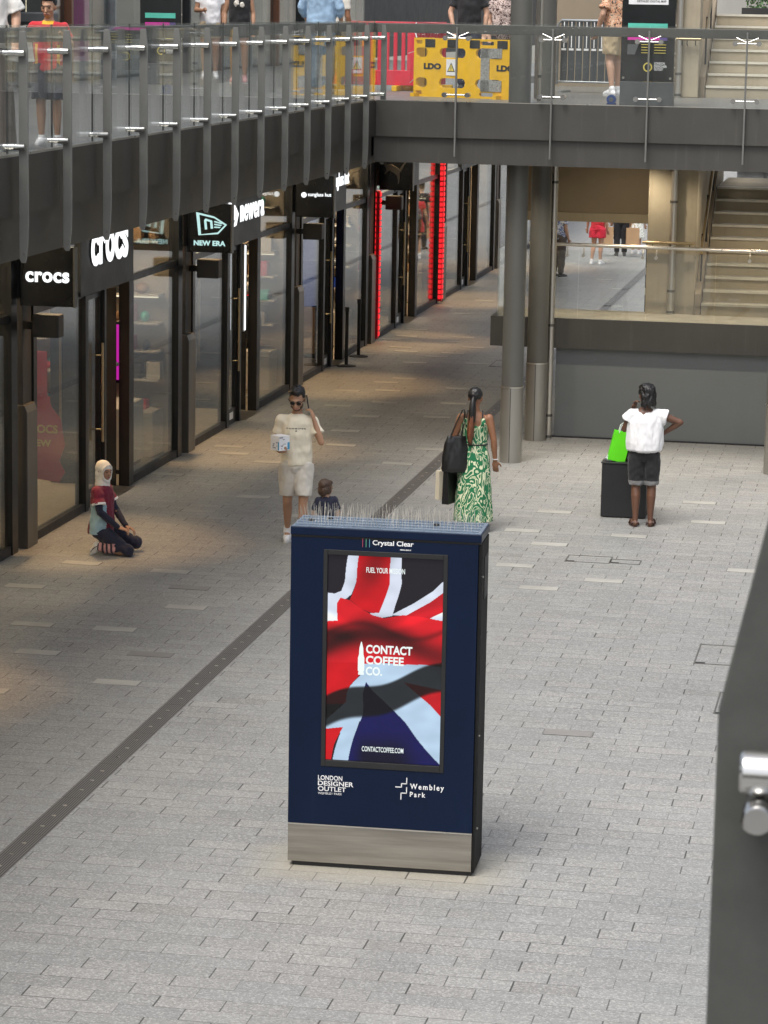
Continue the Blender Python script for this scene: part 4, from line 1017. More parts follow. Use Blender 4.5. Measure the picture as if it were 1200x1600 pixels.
B((-12.55, -12.05, 34.6, 36.8, FL+.03, FL+.55)).build('casing', 'map_grey', bn, bevel=.02); B((-12.5, -12.1, 34.65, 36.75, FL, FL+.03)).build('base', 'matte_black', bn); B((-12.5, -12.1, 34.7, 36.7, FL+.55, FL+.9)).build('glass_case', 'shop_glass', bn)

# ------------------------------------------------------------------ shop displays seen through the glass
def plinth(x0, x1, y0, y1, h, m_, label):
    o = thing('display_plinth', label, 'display', ((x0+x1)/2, (y0+y1)/2, 0), 0, 'display plinths in the shop windows')
    B((x0, x1, y0, y1, .06, h)).build('carcass', m_, o, bevel=.01); B((x0+.03, x1-.03, y0+.03, y1-.03, .003, .06)).build('kick_base', 'near_black', o)
plinth(-10.55, -9.85, 34.5, 35.6, .85, 'display_white', 'pale display plinth in the window right of the lit crocs letters')
plinth(-11.0, -10.2, 30.6, 31.3, .75, 'display_white', 'pale display plinth in the window left of the kneeling girl')
plinth(-10.7, -10.0, 37.5, 38.2, .85, 'display_white', 'pale display plinth in the new era shop window')
plinth(-10.7, -10.2, 41.3, 41.9, .8, 'display_white', 'pale display plinth in the second newera shop window')
plinth(-10.8, -10.2, 44.8, 45.3, .8, 'display_white', 'pale display plinth in the sunglass hut window')
def hats(x, y, z, n, cols, label, rg=random.Random(2)):
    for i in range(n):
        o = thing('cap', label % i if '%' in label else label, 'cap', (x, y+i*.24, z), 0, 'goods on display in the shop windows')
        q = MB(); q.ell((x, y+i*.24, z+.0), (.09, .10, .11)); q.v = [(a, b, max(z, c)) for a, b, c in q.v]; q.build('crown', cols[i % len(cols)], o, True)
        MB().prism([(-.08, .06), (.08, .06), (.06, .17), (-.06, .17)], (x, y+i*.24, z+.0), Y, X, Z*.008).build('brim', cols[i % len(cols)], o)
hats(-10.4, 37.6, .852, 3, ['display_red', 'display_blue', 'matte_black'], 'cap on the pale plinth in the new era window')
def shelf(x, y0, y1, label, seed, heads=('display_red', 'display_white', 'teal', 'wood_warm', 'magenta')):
    o = thing('display_shelf', label, 'shelf', (x, (y0+y1)/2, 0), 0, 'lit wall shelves inside the shops'); rg = random.Random(seed)
    B((x-.3, x-.25, y0, y1, .01, 2.7)).build('back_board', 'wood_warm', o)
    for z in (.4, .85, 1.3, 1.75, 2.2, 2.62): B((x-.25, x, y0, y1, z, z+.03)).build('board', 'display_white', o)
    for z in (.43, .88, 1.33, 1.78, 2.23):
        y = y0+.05; q = MB()
        while y < y1-.2:
            w_ = rg.uniform(.1, .18); q.mat(rg.randrange(5)).ell((x-.12, y+w_/2, z+.055), (.10, w_*.42, .055), None, 8, 6); y += w_+.04
        q.build('goods_row', list(heads), o, True)
for i, (x, a, b, lab) in enumerate(((-10.75, 34.2, 36.3, 'shoe shelves just inside the crocs shop'), (-10.9, 30.6, 32.2, 'shoe shelves behind the first crocs window'), (-11.3, 37.4, 40.2, 'cap shelves set inside the new era shop'), (-12.2, 40.8, 43.0, 'cap shelves in the far half of new era shop'), (-11.0, 44.3, 47.2, 'glasses shelves inside the sunglass hut shop'), (-12.3, 51, 55, 'clothes shelves inside the shop with red strips'))):
    shelf(x, a, b, lab, i)
ms = thing('wall_screen', 'bright magenta screen inside the shoe shop doorway', 'screen', (-10.0, 34, 0))
B((-10.35, -9.70, 33.99, 34.0, 1.30, 2.0)).build('picture', 'e_magenta', ms); B((-10.38, -9.67, 34.0, 34.06, 1.26, 2.03)).build('casing', 'matte_black', ms); B((-10.2, -10.12, 34.0, 34.05, .004, 1.26), (-10.4, -9.9, 33.9, 34.15, 0, .004)).build('stand', 'near_black', ms)
q = MB(); 
for xx, z in ((-10.2, 1.8), (-10.0, 1.55), (-9.83, 1.85), (-9.76, 1.5)): q.ell((xx, 33.988, z), (.035, .004, .03))
q.build('picture_marks', 'print_white', ms)
pb = thing('hanging_poster', 'red boot shaped poster hanging in the crocs window', 'poster', (-9.95, 31.6, .4))
MB().prism([(0, .55), (.62, .5), (.70, .62), (.62, .75), (.70, .95), (.64, 1.25), (.50, 1.40), (.44, 1.55), (.44, 2.05), (.18, 2.05), (.18, 1.55), (.02, 1.35), (.0, 1.3), (.03, .95), (-.02, .8)], (-10.28, 31.6, -.12), X*.82, Z, Y*.02).build('board', 'display_red', pb)
q = MB(); q.text('CROCS', (-10.21, 31.6, .96), X, Z, -Y*.004, .42, .1, .03); q.text('NEW', (-10.15, 31.6, .80), X, Z, -Y*.004, .28, .08, .03); q.build('lettering', 'print_yellow', pb)
bp = thing('blue_banner', 'tall blue banner board inside the sunglass shop doorway', 'banner', (-9.85, 46.6, 0))
B((-10.15, -9.62, 46.60, 46.63, .95, 2.52)).build('board', emit('blue_lit', (.01, .05, .32), .55), bp); B((-10.15, -9.62, 46.60, 46.63, .15, .94)).build('lower_board', 'wood_warm', bp); B((-10.15, -10.1, 46.632, 46.68, 0, 2.5), (-9.67, -9.62, 46.632, 46.68, 0, 2.5)).build('stand', 'near_black', bp)

def end_shelf(y1, label, seed, heads, mid='shop_wall'):
    o = thing('display_shelf', label, 'shelf', (-10.7, y1-.3, 0), 0, 'lit wall shelves inside the shops'); rg = random.Random(seed)
    ya, yb2 = y1-.42, y1-.12
    B((-12.3, -9.72, yb2, yb2+.03, .01, 3.4)).build('back_board', mid, o)
    B((-11.9, -9.80, ya-.25, yb2-.002, .02, .62)).build('cabinet', 'display_white', o, bevel=.01)
    for z in (1.0, 1.38, 1.76, 2.14, 2.85): B((-12.2, -9.80, ya, yb2-.002, z, z+.028)).build('board', 'display_white', o)
    for z in (.622, 1.03, 1.41, 1.79, 2.17, 2.88):
        x = -12.1; q = MB()
        while x < -9.95:
            w_ = rg.uniform(.10, .2); q.mat(rg.randrange(len(heads)))
            if rg.random() < .45: q.box(x, x+w_, ya+.03, ya+.2, z+.001, z+rg.uniform(.1, .24))
            else: q.ell((x+w_/2, ya+.12, z+.07), (w_*.5, .1, .075), None, 10, 7)
            x += w_+rg.uniform(.02, .12)
        q.build('goods_row', list(heads), o, True)
    B((-12.2, -9.8, ya+.01, ya+.03, 2.12, 2.135)).build('shelf_light', 'e_amber', o)
HS = [('display_red', 'display_white', 'wood_warm', 'near_black', 'teal'), ('near_black', 'display_white', 'display_blue', 'wood_warm', 'galv')]
for i, (k_, lab) in enumerate(((2, 'shelf of goods on the end wall of the shop left of crocs'), (3, 'shelf of shoes on the end wall seen right of the lit crocs letters'), (4, 'shelf of caps on the end wall of the new era shop'), (5, 'shelf of glasses on the end wall of the sunglass hut shop'), (6, 'shelf of goods on the end wall behind the shorter red strip'))):
    end_shelf(PY[k_], lab, 40+i, HS[i % 2 if i > 1 else 0])
def torso_form(x, y, m_, label):
    o = thing('mannequin', label, 'mannequin', (x, y, 0), 0, 'mannequins in the shop windows')
    MB().tube([(x, y, .004), (x, y, .02)], .17, 20).build('base', 'steel', o); MB().tube([(x, y, .02), (x, y, .95)], .015, 10).build('rod', 'steel', o)
    q = MB(); q.loft([(x, y, .9, .15, .11), (x, y, 1.05, .13, .10), (x, y, 1.25, .16, .115), (x, y, 1.4, .18, .11), (x, y, 1.46, .1, .07), (x, y, 1.55, .05, .05)], 20)
    for sx in (-1, 1): q.tube([(x+sx*.17, y, 1.39), (x+sx*.21, y, 1.15), (x+sx*.22, y-.03, .9)], [.055, .045, .035], 10, round_caps=True)
    q.build('torso', m_, o, True); MB().ell((x, y-.01, 1.68), (.075, .09, .11)).build('head', 'display_white', o, True)
torso_form(-10.15, 38.6, 'display_white', 'white mannequin in the new era window by its doorway')
torso_form(-10.05, 42.2, 'near_black', 'dark mannequin in the second new era window')
torso_form(-10.1, 45.2, 'display_white', 'pale mannequin in the sunglass hut window')
torso_form(-10.1, 54.3, 'display_red', 'red mannequin in the window before the tall red strip')
# ================================================================== PEOPLE
def vox(q, name, mats, parent, voxel=.009, smooth=4, disp=None, fn=None, sfac=.5):
    me = bpy.data.meshes.new('tmp'); me.from_pydata([tuple(v) for v in q.v], [], q.f)
    bm = bmesh.new(); bm.from_mesh(me); bmesh.ops.recalc_face_normals(bm, faces=bm.faces); bm.to_mesh(me); bm.free()
    o = bpy.data.objects.new('tmp', me); COL.objects.link(o)
    md = o.modifiers.new('r', 'REMESH'); md.mode = 'VOXEL'; md.voxel_size = voxel; md.adaptivity = 0
    if smooth: sm = o.modifiers.new('s', 'SMOOTH'); sm.factor = sfac; sm.iterations = smooth
    dg = bpy.context.evaluated_depsgraph_get(); dg.update()
    m2 = bpy.data.meshes.new_from_object(o.evaluated_get(dg)); bpy.data.objects.remove(o); bpy.data.meshes.remove(me)
    m2.name = name
    if disp:
        amp, sc_, st_ = disp
        no = [v.normal.copy() for v in m2.vertices]
        for v, n_ in zip(m2.vertices, no):
            p = Vector((v.co.x*sc_*st_[0], v.co.y*sc_*st_[1], v.co.z*sc_*st_[2]))
            v.co += n_*amp*(noise.noise(p)+.5*noise.noise(p*2.3))
    m2.materials.clear()
    mats = [mats] if isinstance(mats, str) else mats
    for a in mats: m2.materials.append(MT[a])
    m2.polygons.foreach_set('use_smooth', [True]*len(m2.polygons))
    if fn: m2.polygons.foreach_set('material_index', [fn(p.center) for p in m2.polygons])
    else: m2.polygons.foreach_set('material_index', [0]*len(m2.polygons))
    ob_ = bpy.data.objects.new(name, m2); COL.objects.link(ob_); ob_.parent = parent
    return ob_
V = Vector
# local frame: faces -Y, the person's left is +X, metres for a 1.75 m adult, scaled by s
BASE = dict(sR=(-.172, .01, 1.40), sL=(.172, .01, 1.40), eR=(-.225, .03, 1.14), eL=(.225, .03, 1.14), wR=(-.235, -.06, .89), wL=(.235, -.06, .89),
            hR=(-.088, 0, .92), hL=(.088, 0, .92), kR=(-.095, -.015, .49), kL=(.095, -.015, .49), aR=(-.095, .025, .09), aL=(.095, .025, .09),
            tR=(-.115, -.15, .025), tL=(.115, -.15, .025), dz=0, lean=0, head=(0, 0, 0), curlR=.6, curlL=.6, palmR=(0, -1, 0), palmL=(0, -1, 0))
def lerp(a, b, t): return V(a)*(1-t)+V(b)*t
class Person:
    def __init__(s, label, loc, rz, h, pose=None, skin='skin_tan', hair='hair_black', fine=True, group=None, slim=1.0, headk=1.07):
        s.J = dict(BASE); s.J.update(pose or {}); s.fine = fine; s.slim = slim; s.hair = hair
        s.s = h/1.75; s.o = thing('person', label, 'person', loc, rz, group); s.o.scale = (s.s,)*3; s.skin = skin
        s.hk = headk; s.body()
    def P(s, k): return V(s.J[k])
    def tw(s, c):   # lean of the trunk about the pelvis
        z0 = .92+s.J['dz']; t = c[2]+s.J['dz']-z0
        return (c[0], c[1]-s.J['lean']*max(0, t), c[2]+s.J['dz'])
    def rings(s, rows, k=1.0):
        out = []
        for cx, cy, z, rx, ry in rows:
            p = s.tw((cx, cy, z)); out.append((*p, rx*s.slim*k, ry*s.slim*k))
        return out
    TORSO = [(0, .0, .84, .10, .08), (0, .0, .90, .165, .115), (0, .0, .98, .162, .112), (0, -.005, 1.08, .143, .10), (0, -.005, 1.18, .148, .103), (0, 0, 1.29, .165, .112), (0, .005, 1.37, .170, .106), (0, .01, 1.43, .135, .082), (0, .012, 1.475, .07, .06), (0, .01, 1.50, .055, .055)]
    def body(s):
        J = s.J; q = MB(); a = s.slim
        q.loft(s.rings(s.TORSO))
        hp = V(s.tw((0, -.005, 1.635))); HM = Euler(J['head'], 'XYZ').to_matrix(); s.HM, s.hp = HM, hp; k = s.hk
        h = lambda x, y, z: hp+HM@V((x*k, y*k, z*k)); s.h = h
        E3 = lambda c, r: q.ell(h(*c), tuple(x*k for x in r), HM, 20, 14)
        q.tube([V(s.tw((0, .015, 1.46))), h(0, .012, -.05)], [.056, .052], 14, round_caps=True)
        E3((0, .018, .03), (.074, .094, .088)); E3((0, -.025, -.005), (.064, .072, .085)); E3((0, -.045, -.068), (.044, .046, .04)); E3((0, -.02, -.05), (.056, .06, .05))
        q.tube([h(0, -.094, .012), h(0, -.108, -.022), h(0, -.112, -.03)], [.009*k, .014*k, .016*k], 8, round_caps=True)
        q.tube([h(-.035, -.082, .026), h(0, -.094, .03), h(.035, -.082, .026)], .012*k, 8, round_caps=True)
        q.tube([h(-.02, -.088, -.062), h(0, -.094, -.062), h(.02, -.088, -.062)], .010*k, 8, round_caps=True)
        for sx in (-1, 1): E3((sx*.076, .012, -.005), (.010, .022, .032)); E3((sx*.038, -.062, -.022), (.024, .022, .022))
        for S in 'RL':
            sg = -1 if S == 'R' else 1
            sh, el, wr_ = V(s.tw(J['s'+S])), V(J['e'+S]), V(J['w'+S])
            q.ell(sh+V((-sg*.012, 0, -.01)), (.054*a, .054*a, .054*a))
            q.tube([sh, lerp(sh, el, .35), lerp(sh, el, .8), el], [.054*a, .051*a, .042*a, .040*a], 14, round_caps=True)
            q.tube([el, lerp(el, wr_, .3), lerp(el, wr_, .75), wr_], [.040*a, .042*a, .031*a, .026*a], 14, round_caps=True)
            hp_, kn, an, to = V(J['h'+S]), V(J['k'+S]), V(J['a'+S]), V(J['t'+S])
            q.tube([hp_, lerp(hp_, kn, .3), lerp(hp_, kn, .75), kn], [.092*a, .088*a, .066*a, .057*a], 16, round_caps=True)
            bk = (an-kn).normalized(); side = V((1, 0, 0)); back = bk.cross(side).normalized()
            if back.y < 0: back = -back
            q.tube([kn, lerp(kn, an, .28)+back*.014, lerp(kn, an, .6)+back*.006, lerp(kn, an, .88), an], [.056*a, .058*a, .046*a, .035*a, .034*a], 16, round_caps=True)
            d = to-an; heel = an+V((0, .03, -.045)) if d.z < 0 and abs(d.y) > abs(d.z) else an-d.normalized()*.02
            q.tube([heel, lerp(heel, to, .5)+V((0, 0, .012)), to], [.036, .037, .026], 12, round_caps=True)
            s.hand(q, S, el, wr_)
        s.body_ob = vox(q, 'body', s.skin, s.o, .0075 if s.fine else .013, 2 if s.fine else 2)
        # face
        e = MB()
        for sx in (-1, 1):
            e.ell(h(sx*.030, -.0875, .004), (.013*k, .006*k, .007*k), HM, 10, 6)
        e.build('eyes', 'eye', s.o, True, local=True)
        e = MB()
        for sx in (-1, 1): e.tube([h(sx*.013, -.099, .026), h(sx*.032, -.096, .032), h(sx*.050, -.082, .026)], .0045*k, 6, round_caps=True)
        e.build('eyebrows', 'hair_black', s.o, True, local=True)
        e = MB(); e.tube([h(-.024, -.089, -.062), h(-.008, -.1, -.059), h(.008, -.1, -.059), h(.024, -.089, -.062)], .006*k, 6, round_caps=True); e.build('lips', 'lip', s.o, True, local=True)
    def hand(s, q, S, el, wr_):
        d = (wr_-el).normalized()
        if s.J.get('hd'+S): d = V(s.J['hd'+S]).normalized()
        pn_ = V(s.J['palm'+S]); pn_ = (pn_-d*pn_.dot(d)).normalized()   # palm faces this way
        sd_ = d.cross(pn_).normalized(); sg = 1 if S == 'R' else -1
        sd_ = sd_*sg    # towards the thumb
        M3 = Matrix((sd_, pn_, d)).transposed()
        q.ell(wr_+d*.05, (.042, .018, .056), M3, 12, 8)
        cu = s.J['curl'+S]
        for i, (off, ln) in enumerate(((.028, .072), (.0095, .08), (-.009, .074), (-.027, .058))):
            b = wr_+d*.092+sd_*off; ang = cu*.55; p1 = b+(d*math.cos(ang)+pn_*math.sin(ang))*ln*.5
            ang2 = cu*1.35; p2 = p1+(d*math.cos(ang2)+pn_*math.sin(ang2))*ln*.34; ang3 = cu*2.0; p3 = p2+(d*math.cos(ang3)+pn_*math.sin(ang3))*ln*.24
            q.tube([b-d*.02, b, p1, p2, p3], [.0105, .0105, .0098, .0092, .0085], 8, round_caps=True)
        b = wr_+d*.03+sd_*.036; p1 = b+(sd_*.6+d*.7+pn_*.35).normalized()*.038; p2 = p1+(sd_*.15+d*.8+pn_*.6*max(.3, cu)).normalized()*.03
        q.tube([wr_+d*.03+sd_*.015, b, p1, p2], [.014, .0135, .0115, .0095], 8, round_caps=True)
    # ---- clothes
    def vx(s): return .010 if s.fine else .016
    def top(s, mats, hem=.92, sleeve=.6, loose=.018, fn=None, neck=1.475, name='shirt', flare=0, sleeve_r=.072, disp=(.016, 9, (1, 1, .75)), boat=0):
        q = MB(); rows = []
        for cx, cy, z, rx, ry in s.TORSO:
            if z < hem-.01 or z > neck: continue
            f = flare*max(0, (1.25-z))
            rows.append((cx, cy, z, rx+loose+f, ry+loose+f))
        z0 = rows[0]
        rows = [(0, 0, hem, z0[3], z0[4])]+[r for r in rows if r[2] > hem+.015]
        rows = [(cx, cy, z, max(rx, .165+loose if 1.0 < z < 1.38 and loose > .015 else rx), max(ry, .112+loose if 1.0 < z < 1.35 and loose > .015 else ry)) for cx, cy, z, rx, ry in rows]
        if neck >= 1.47: rows[-1] = (0, .012, 1.472, .072+boat, .066)
        q.loft(s.rings(rows), 28)
        if sleeve > 0:
            for S in 'RL':
                q.ell(V(s.tw(s.J['s'+S]))+V((0, 0, -.004)), (.071*s.slim,)*3)
                sh, el = V(s.tw(s.J['s'+S])), V(s.J['e'+S]); wr_ = V(s.J['w'+S]); c = V(s.tw((0, .008, 1.40)))
                t = min(1, sleeve); pts = [lerp(c, sh, .35)+V((0, 0, -.02)), lerp(c, sh, .8)+V((0, 0, -.012)), lerp(sh, el, .16), lerp(sh, el, t*.55), lerp(sh, el, t)]; rr = [.085, .077, .073, .069, sleeve_r if sleeve <= 1 else .056]
                if sleeve > 1: pts += [lerp(el, wr_, (sleeve-1)*.5), lerp(el, wr_, sleeve-1)]; rr += [.052, .040]
                q.tube(pts, [r*s.slim for r in rr], 16)
        return vox(q, name, mats, s.o, s.vx(), 3, disp, fn)
    def legs(s, mats, t=1.0, r=.022, fn=None, name='trousers', waist=1.0, disp=(.015, 10, (1, 1, .8)), wide=0):
        q = MB(); a = s.slim
        q.loft([(*s.tw((0, 0, z)), rx*a+r*.8, ry*a+r*.8) for z, rx, ry in ((.82, .10, .09), (.88, .165, .118), (.95, .168, .118), (waist, .155, .108))], 28)
        for S in 'RL':
            h_, k_, a_ = V(s.J['h'+S]), V(s.J['k'+S]), V(s.J['a'+S])
            if t <= 1: pts = [h_, lerp(h_, k_, t*.5), lerp(h_, k_, t)]; rr = [.096*a+r, .086*a+r+wide*.5, (.092-.034*t)*a+r+wide]
            else: pts = [h_, lerp(h_, k_, .5), k_, lerp(k_, a_, (t-1)*.5), lerp(k_, a_, t-1)]; rr = [.094*a+r, .082*a+r, .06*a+r, .054*a+r, .040*a+r+wide]
            q.tube(pts, rr, 18)
        for S in 'RL':
            if t > 1: q.ell(V(s.J['k'+S]), (.068*a+r,)*3)
        return vox(q, name, mats, s.o, s.vx(), 3, disp, fn)
    def shoes(s, m_='c_white', sole='rubber', name='shoe', low=False):
        for S in 'RL':
            an, to = V(s.J['a'+S]), V(s.J['t'+S]); q = MB(); d = to-an
            flatfoot = d.z < 0 and abs(d.y) > abs(d.z)
            if flatfoot:
                heel = V((an.x, an.y+.035, .04)); t2 = V((to.x, to.y-.01, .03))
                q.tube([heel, lerp(heel, t2, .5)+V((0, 0, .016 if not low else 0)), t2], [.043, .046, .036], 14, round_caps=True)
                if not low: q.tube([an+V((0, 0, .02)), an+V((0, 0, -.03))], [.046, .046], 14, round_caps=True)
                q.v = [(x, y, max(.002, z)) for x, y, z in q.v]
            else:
                u = d.normalized(); q.tube([an-u*.035, lerp(an, to, .5), to+u*.01], [.046, .05, .042], 14, round_caps=True)
            ob_ = vox(q, name, m_, s.o, .009, 2)
            if flatfoot:
                p = MB(); n_ = 16
                hx, hy = an.x, an.y+.035; dx, dy = to.x-an.x, to.y-.01-hy; Ln = math.hypot(dx, dy); ux, uy = dx/Ln, dy/Ln
                P_ = [(hx+ux*Ln*(.5-.72*math.cos(2*math.pi*i/n_))-uy*.05*math.sin(2*math.pi*i/n_), hy+uy*Ln*(.5-.72*math.cos(2*math.pi*i/n_))+ux*.05*math.sin(2*math.pi*i/n_)) for i in range(n_)]
                p.prism(P_, (0, 0, 0), X, Y, Z*.02); p.build('sole', sole, ob_, local=True)
    def hairdo(s, kind='short', m_=None, vol=1.0):
        m_ = m_ or s.hair; q = MB(); h, k, HM = s.h, s.hk, s.HM
        E3 = lambda c, r: q.ell(h(*c), tuple(x*k*vol for x in r), HM, 20, 14)
        if kind == 'short':
            E3((0, .034, .058), (.083, .094, .084)); E3((0, -.030, .108), (.064, .055, .040)); E3((.015, -.05, .112), (.045, .04, .03)); E3((0, .06, .0), (.066, .05, .06))
            for sx in (-1, 1): E3((sx*.070, .022, .03), (.013, .034, .04))
        elif kind == 'bob':
            E3((0, .03, .045), (.088, .1, .088)); E3((0, .06, -.03), (.085, .06, .085)); E3((0, -.04, .09), (.06, .05, .03))
            for sx in (-1, 1): E3((sx*.078, .02, -.01), (.022, .055, .07))
        elif kind == 'pony':
            E3((0, .025, .045), (.081, .097, .085)); E3((0, .09, -.005), (.04, .035, .04))
        elif kind == 'braids':
            E3((0, .025, .048), (.094, .108, .090)); E3((0, .07, -.03), (.088, .055, .07))
            rg = random.Random(4)
            for i in range(46):
                a = R(rg.uniform(20, 160)); x = .094*math.cos(a); y = .02+.10*math.sin(a); z0 = rg.uniform(.0, .09)
                q.tube([h(x*.85, y*.85, z0), h(x*1.05, y*1.02, z0-.06), h(x*1.02, y*.98, z0-.13-rg.uniform(0, .025))], .011*k, 7, round_caps=True)
            for i in range(7):
                x = -.06+.02*i; q.tube([h(x, -.06, .09), h(x*1.05, .02, .135-.3*abs(x)**1.3), h(x*1.1, .09, .09)], .012*k, 7, round_caps=True)
        elif kind == 'hijab':
            E3((0, .024, .034), (.092, .108, .101)); E3((0, .03, -.03), (.094, .088, .10)); E3((0, .028, -.09), (.088, .084, .08)); E3((0, -.018, -.115), (.066, .07, .05))
            q.tube([h(0, .015, -.08), V(s.tw((0, .01, 1.45)))], [.085, .095], 18, round_caps=True)
            for sx in (-1, 1):
                q.tube([h(sx*.02, -.078, .095), h(sx*.058, -.066, .055), h(sx*.070, -.052, -.01), h(sx*.058, -.06, -.075), h(0, -.078, -.118)], [.013*k, .013*k, .013*k, .015*k, .02*k], 8, round_caps=True)
        return vox(q, 'headscarf' if kind == 'hijab' else 'hair', m_, s.o, .0075 if s.fine else .012, 2, (.012, 34, (1, 1, .5)) if kind == 'braids' else (.009, 42, (1, 1, .5)) if kind != 'hijab' else (.004, 16, (1, 1, 1)))

# ---- man walking towards the camera on the phone
pm = Person('man in cream T-shirt and pale shorts walking with a phone at his ear', (-6.66, 30.5, 0), R(8), 1.77,
    dict(eL=(.275, -.09, 1.17), wL=(.195, -.10, 1.42), hdL=(-.30, .16, 1), palmL=(-1, .3, .2), curlL=.9,
         eR=(-.225, .04, 1.15), wR=(-.175, -.20, 1.075), hdR=(.45, -.85, .1), palmR=(.1, .1, 1), curlR=.75,
         kR=(-.10, .03, .49), aR=(-.11, .20, .13), tR=(-.11, .09, .03), kL=(.085, -.10, .50), aL=(.08, -.16, .09), tL=(.09, -.33, .03), head=(R(22), 0, R(-6)), lean=.04), 'skin_tan', slim=.93)
pm.hairdo('short')
q = MB(); h = pm.h
q.ell(h(0, -.047, -.078), (.047, .049, .034), pm.HM); q.ell(h(-.048, -.03, -.05), (.019, .046, .034), pm.HM); q.ell(h(.048, -.03, -.05), (.019, .046, .034), pm.HM)
q.v = [v for v in q.v]; vox(q, 'beard', 'hair_brown', pm.o, .007, 1, (.003, 60, (1, 1, 1)))
q = MB()
for sx in (-1, 1): q.ell(h(sx*.032, -.098, .004), (.028, .007, .022), pm.HM); q.tube([h(sx*.055, -.09, .012), h(sx*.084, -.03, .012), h(sx*.082, .02, .006)], .0035, 6)
q.tube([h(-.01, -.103, .01), h(.01, -.103, .01)], .003, 6); q.build('sunglasses', 'eye', pm.o, True, local=True)
tsh = pm.top('c_cream', .905, .62, .022, sleeve_r=.082, flare=.012)
pm.legs('c_lightgrey', .86, .019, name='shorts', wide=.016)
pm.shoes('c_white')
q = MB(); q.text('T A N N I F E R', (0, -.145, 1.318), X, Z, (0, -.004, 0), .22, .014, .05, align='CENTER'); q.prism([(-.012, 1.293), (.012, 1.293), (.0, 1.306)], (0, -.145, 0), X, Z, (0, -.004, 0)); q.build('chest_print', 'c_black', tsh, local=True)
ph = thing('phone', 'dark phone held at the ear of the man in cream', 'phone', (-6.55, 30.4, 1.6))
pw_ = wm(pm.o)@V((.118, -.045, 1.605)); ph.location = pw_; ph.rotation_euler = (R(-14), R(-10), R(10))
B((-.006, .006, -.036, .036, -.07, .08)).build('casing', 'matte_black', ph, local=True, bevel=.003); B((.006, .008, -.026, .0, .04, .07)).build('lens_plate', 'map_grey', ph, local=True)
ct = thing('carton', 'small white printed carton carried in the hand of the man in cream', 'box', wm(pm.o)@V((-.165, -.275, 1.105)), R(52))
B((-.075, .075, -.075, .075, 0, .165)).build('carton_body', 'c_white', ct, local=True, bevel=.002)
MT['carton_blue'] = simple('carton_blue', (.05, .32, .55), .5); MT['carton_red'] = simple('carton_grey', (.28, .27, .30), .5)
q = MB(); rg = random.Random(9)
q.mat(0).box(.045, .0758, -.0758, -.075, .01, .09).box(-.0758, -.075, -.075, -.055, .01, .1)
for i in range(9):
    x = rg.uniform(-.06, .01); z = rg.uniform(.02, .13); q.mat(1).box(x, x+rg.uniform(.015, .04), -.0757, -.075, z, z+.008)
    x = rg.uniform(-.06, .03); z = rg.uniform(.02, .13); q.box(-.0757, -.075, x, x+rg.uniform(.01, .03), z, z+.014)
q.box(-.07, -.02, -.0757, -.075, .14, .155)
q.build('carton_print', ['carton_blue', 'carton_red'], ct, local=True)

# ---- child behind the kiosk
pc = Person('small child with brown bob hair and navy top behind the kiosk', (-6.09, 29.4, 0), R(205), .91, dict(head=(R(8), 0, R(-62)), eR=(-.26, .0, 1.16), eL=(.27, .0, 1.16)), 'skin_light', 'hair_brown', headk=1.42)
pc.hairdo('bob', vol=1.07); pc.top('c_navy', .85, .9, .022); pc.legs('c_navy', 1.9, .015); pc.shoes('c_white')
# ---- woman in the green dress, seen from behind
pg = Person('woman in green and cream patterned dress walking away with black tote', (-4.86, 31.9, 0), R(184), 1.66,
    dict(eL=(.245, .03, 1.15), wL=(.27, -.02, .90), eR=(-.235, .04, 1.14), wR=(-.255, .0, .875), head=(R(4), 0, R(-10)), kR=(-.09, .03, .49), aR=(-.1, .1, .09), tR=(-.11, -.06, .025)), 'skin_brown', slim=.97)
pg.hairdo('pony')
h = pg.h; q = MB(); q.tube([h(0, .105, .0), h(0, .125, -.06), h(.004, .118, -.16), h(.006, .115, -.24)], [.034, .056, .064, .062], 14, round_caps=True, flat=.7)
q.build('hair', ['hair_black'], pg.o, True, local=True)
q = MB(); q.tube([h(.006, .116, -.20), h(.010, .125, -.32), h(.012, .128, -.42), h(.010, .126, -.47)], [.064, .072, .072, .056], 14, round_caps=True, flat=.55)
vox(q, 'ponytail_ends', 'hair_auburn', pg.o, .009, 1, (.012, 42, (1, 1, .12)))
q = MB(); q.loft([(0, 0, .13, .245, .235), (0, 0, .45, .222, .2), (0, 0, .72, .205, .168), (0, 0, .92, .186, .142), (0, -.002, 1.02, .162, .122), (0, -.003, 1.08, .150, .112), (0, -.002, 1.18, .158, .114), (0, -.005, 1.29, .172, .124), (0, -.012, 1.335, .168, .110)], 36)
q.tube([(-.11, .09, 1.32), (-.10, .085, 1.40)], .03, 8)
q.tube([(.11, .09, 1.32), (.10, .085, 1.40)], .03, 8)
dress = vox(q, 'dress', 'c_greenprint', pg.o, .010, 2, (.012, 8, (1.6, 1.6, .25)))
q = MB()
for sx in (-1, 1): q.tube([(sx*.10, .10, 1.36), (sx*.095, .075, 1.45), (sx*.09, .0, 1.485), (sx*.09, -.09, 1.40)], .008, 8)
q.build('strap', 'c_black', dress, True, local=True)
q = MB(); q.tube([(.156*math.cos(a), .117*math.sin(a)-.003, 1.075) for a in [2*math.pi*i/28 for i in range(29)]], .009, 8); q.build('waist_cord', 'c_black', dress, True, local=True)
pg.shoes('c_black', 'matte_black')
q = MB(); wR = V(pg.J['wR']); q.tube([(wR.x+.03*math.cos(a), wR.y+.03*math.sin(a), wR.z+.02) for a in [2*math.pi*i/16 for i in range(17)]], .005, 6); q.build('bracelet', 'print_white', pg.o, True, local=True)
def sub(pt): return wm(pg.o)@V(pt)
tb = thing('tote_bag', 'large black leather tote hanging from the left shoulder of the woman in green', 'bag', sub((.225, .12, .76)), R(184+14))
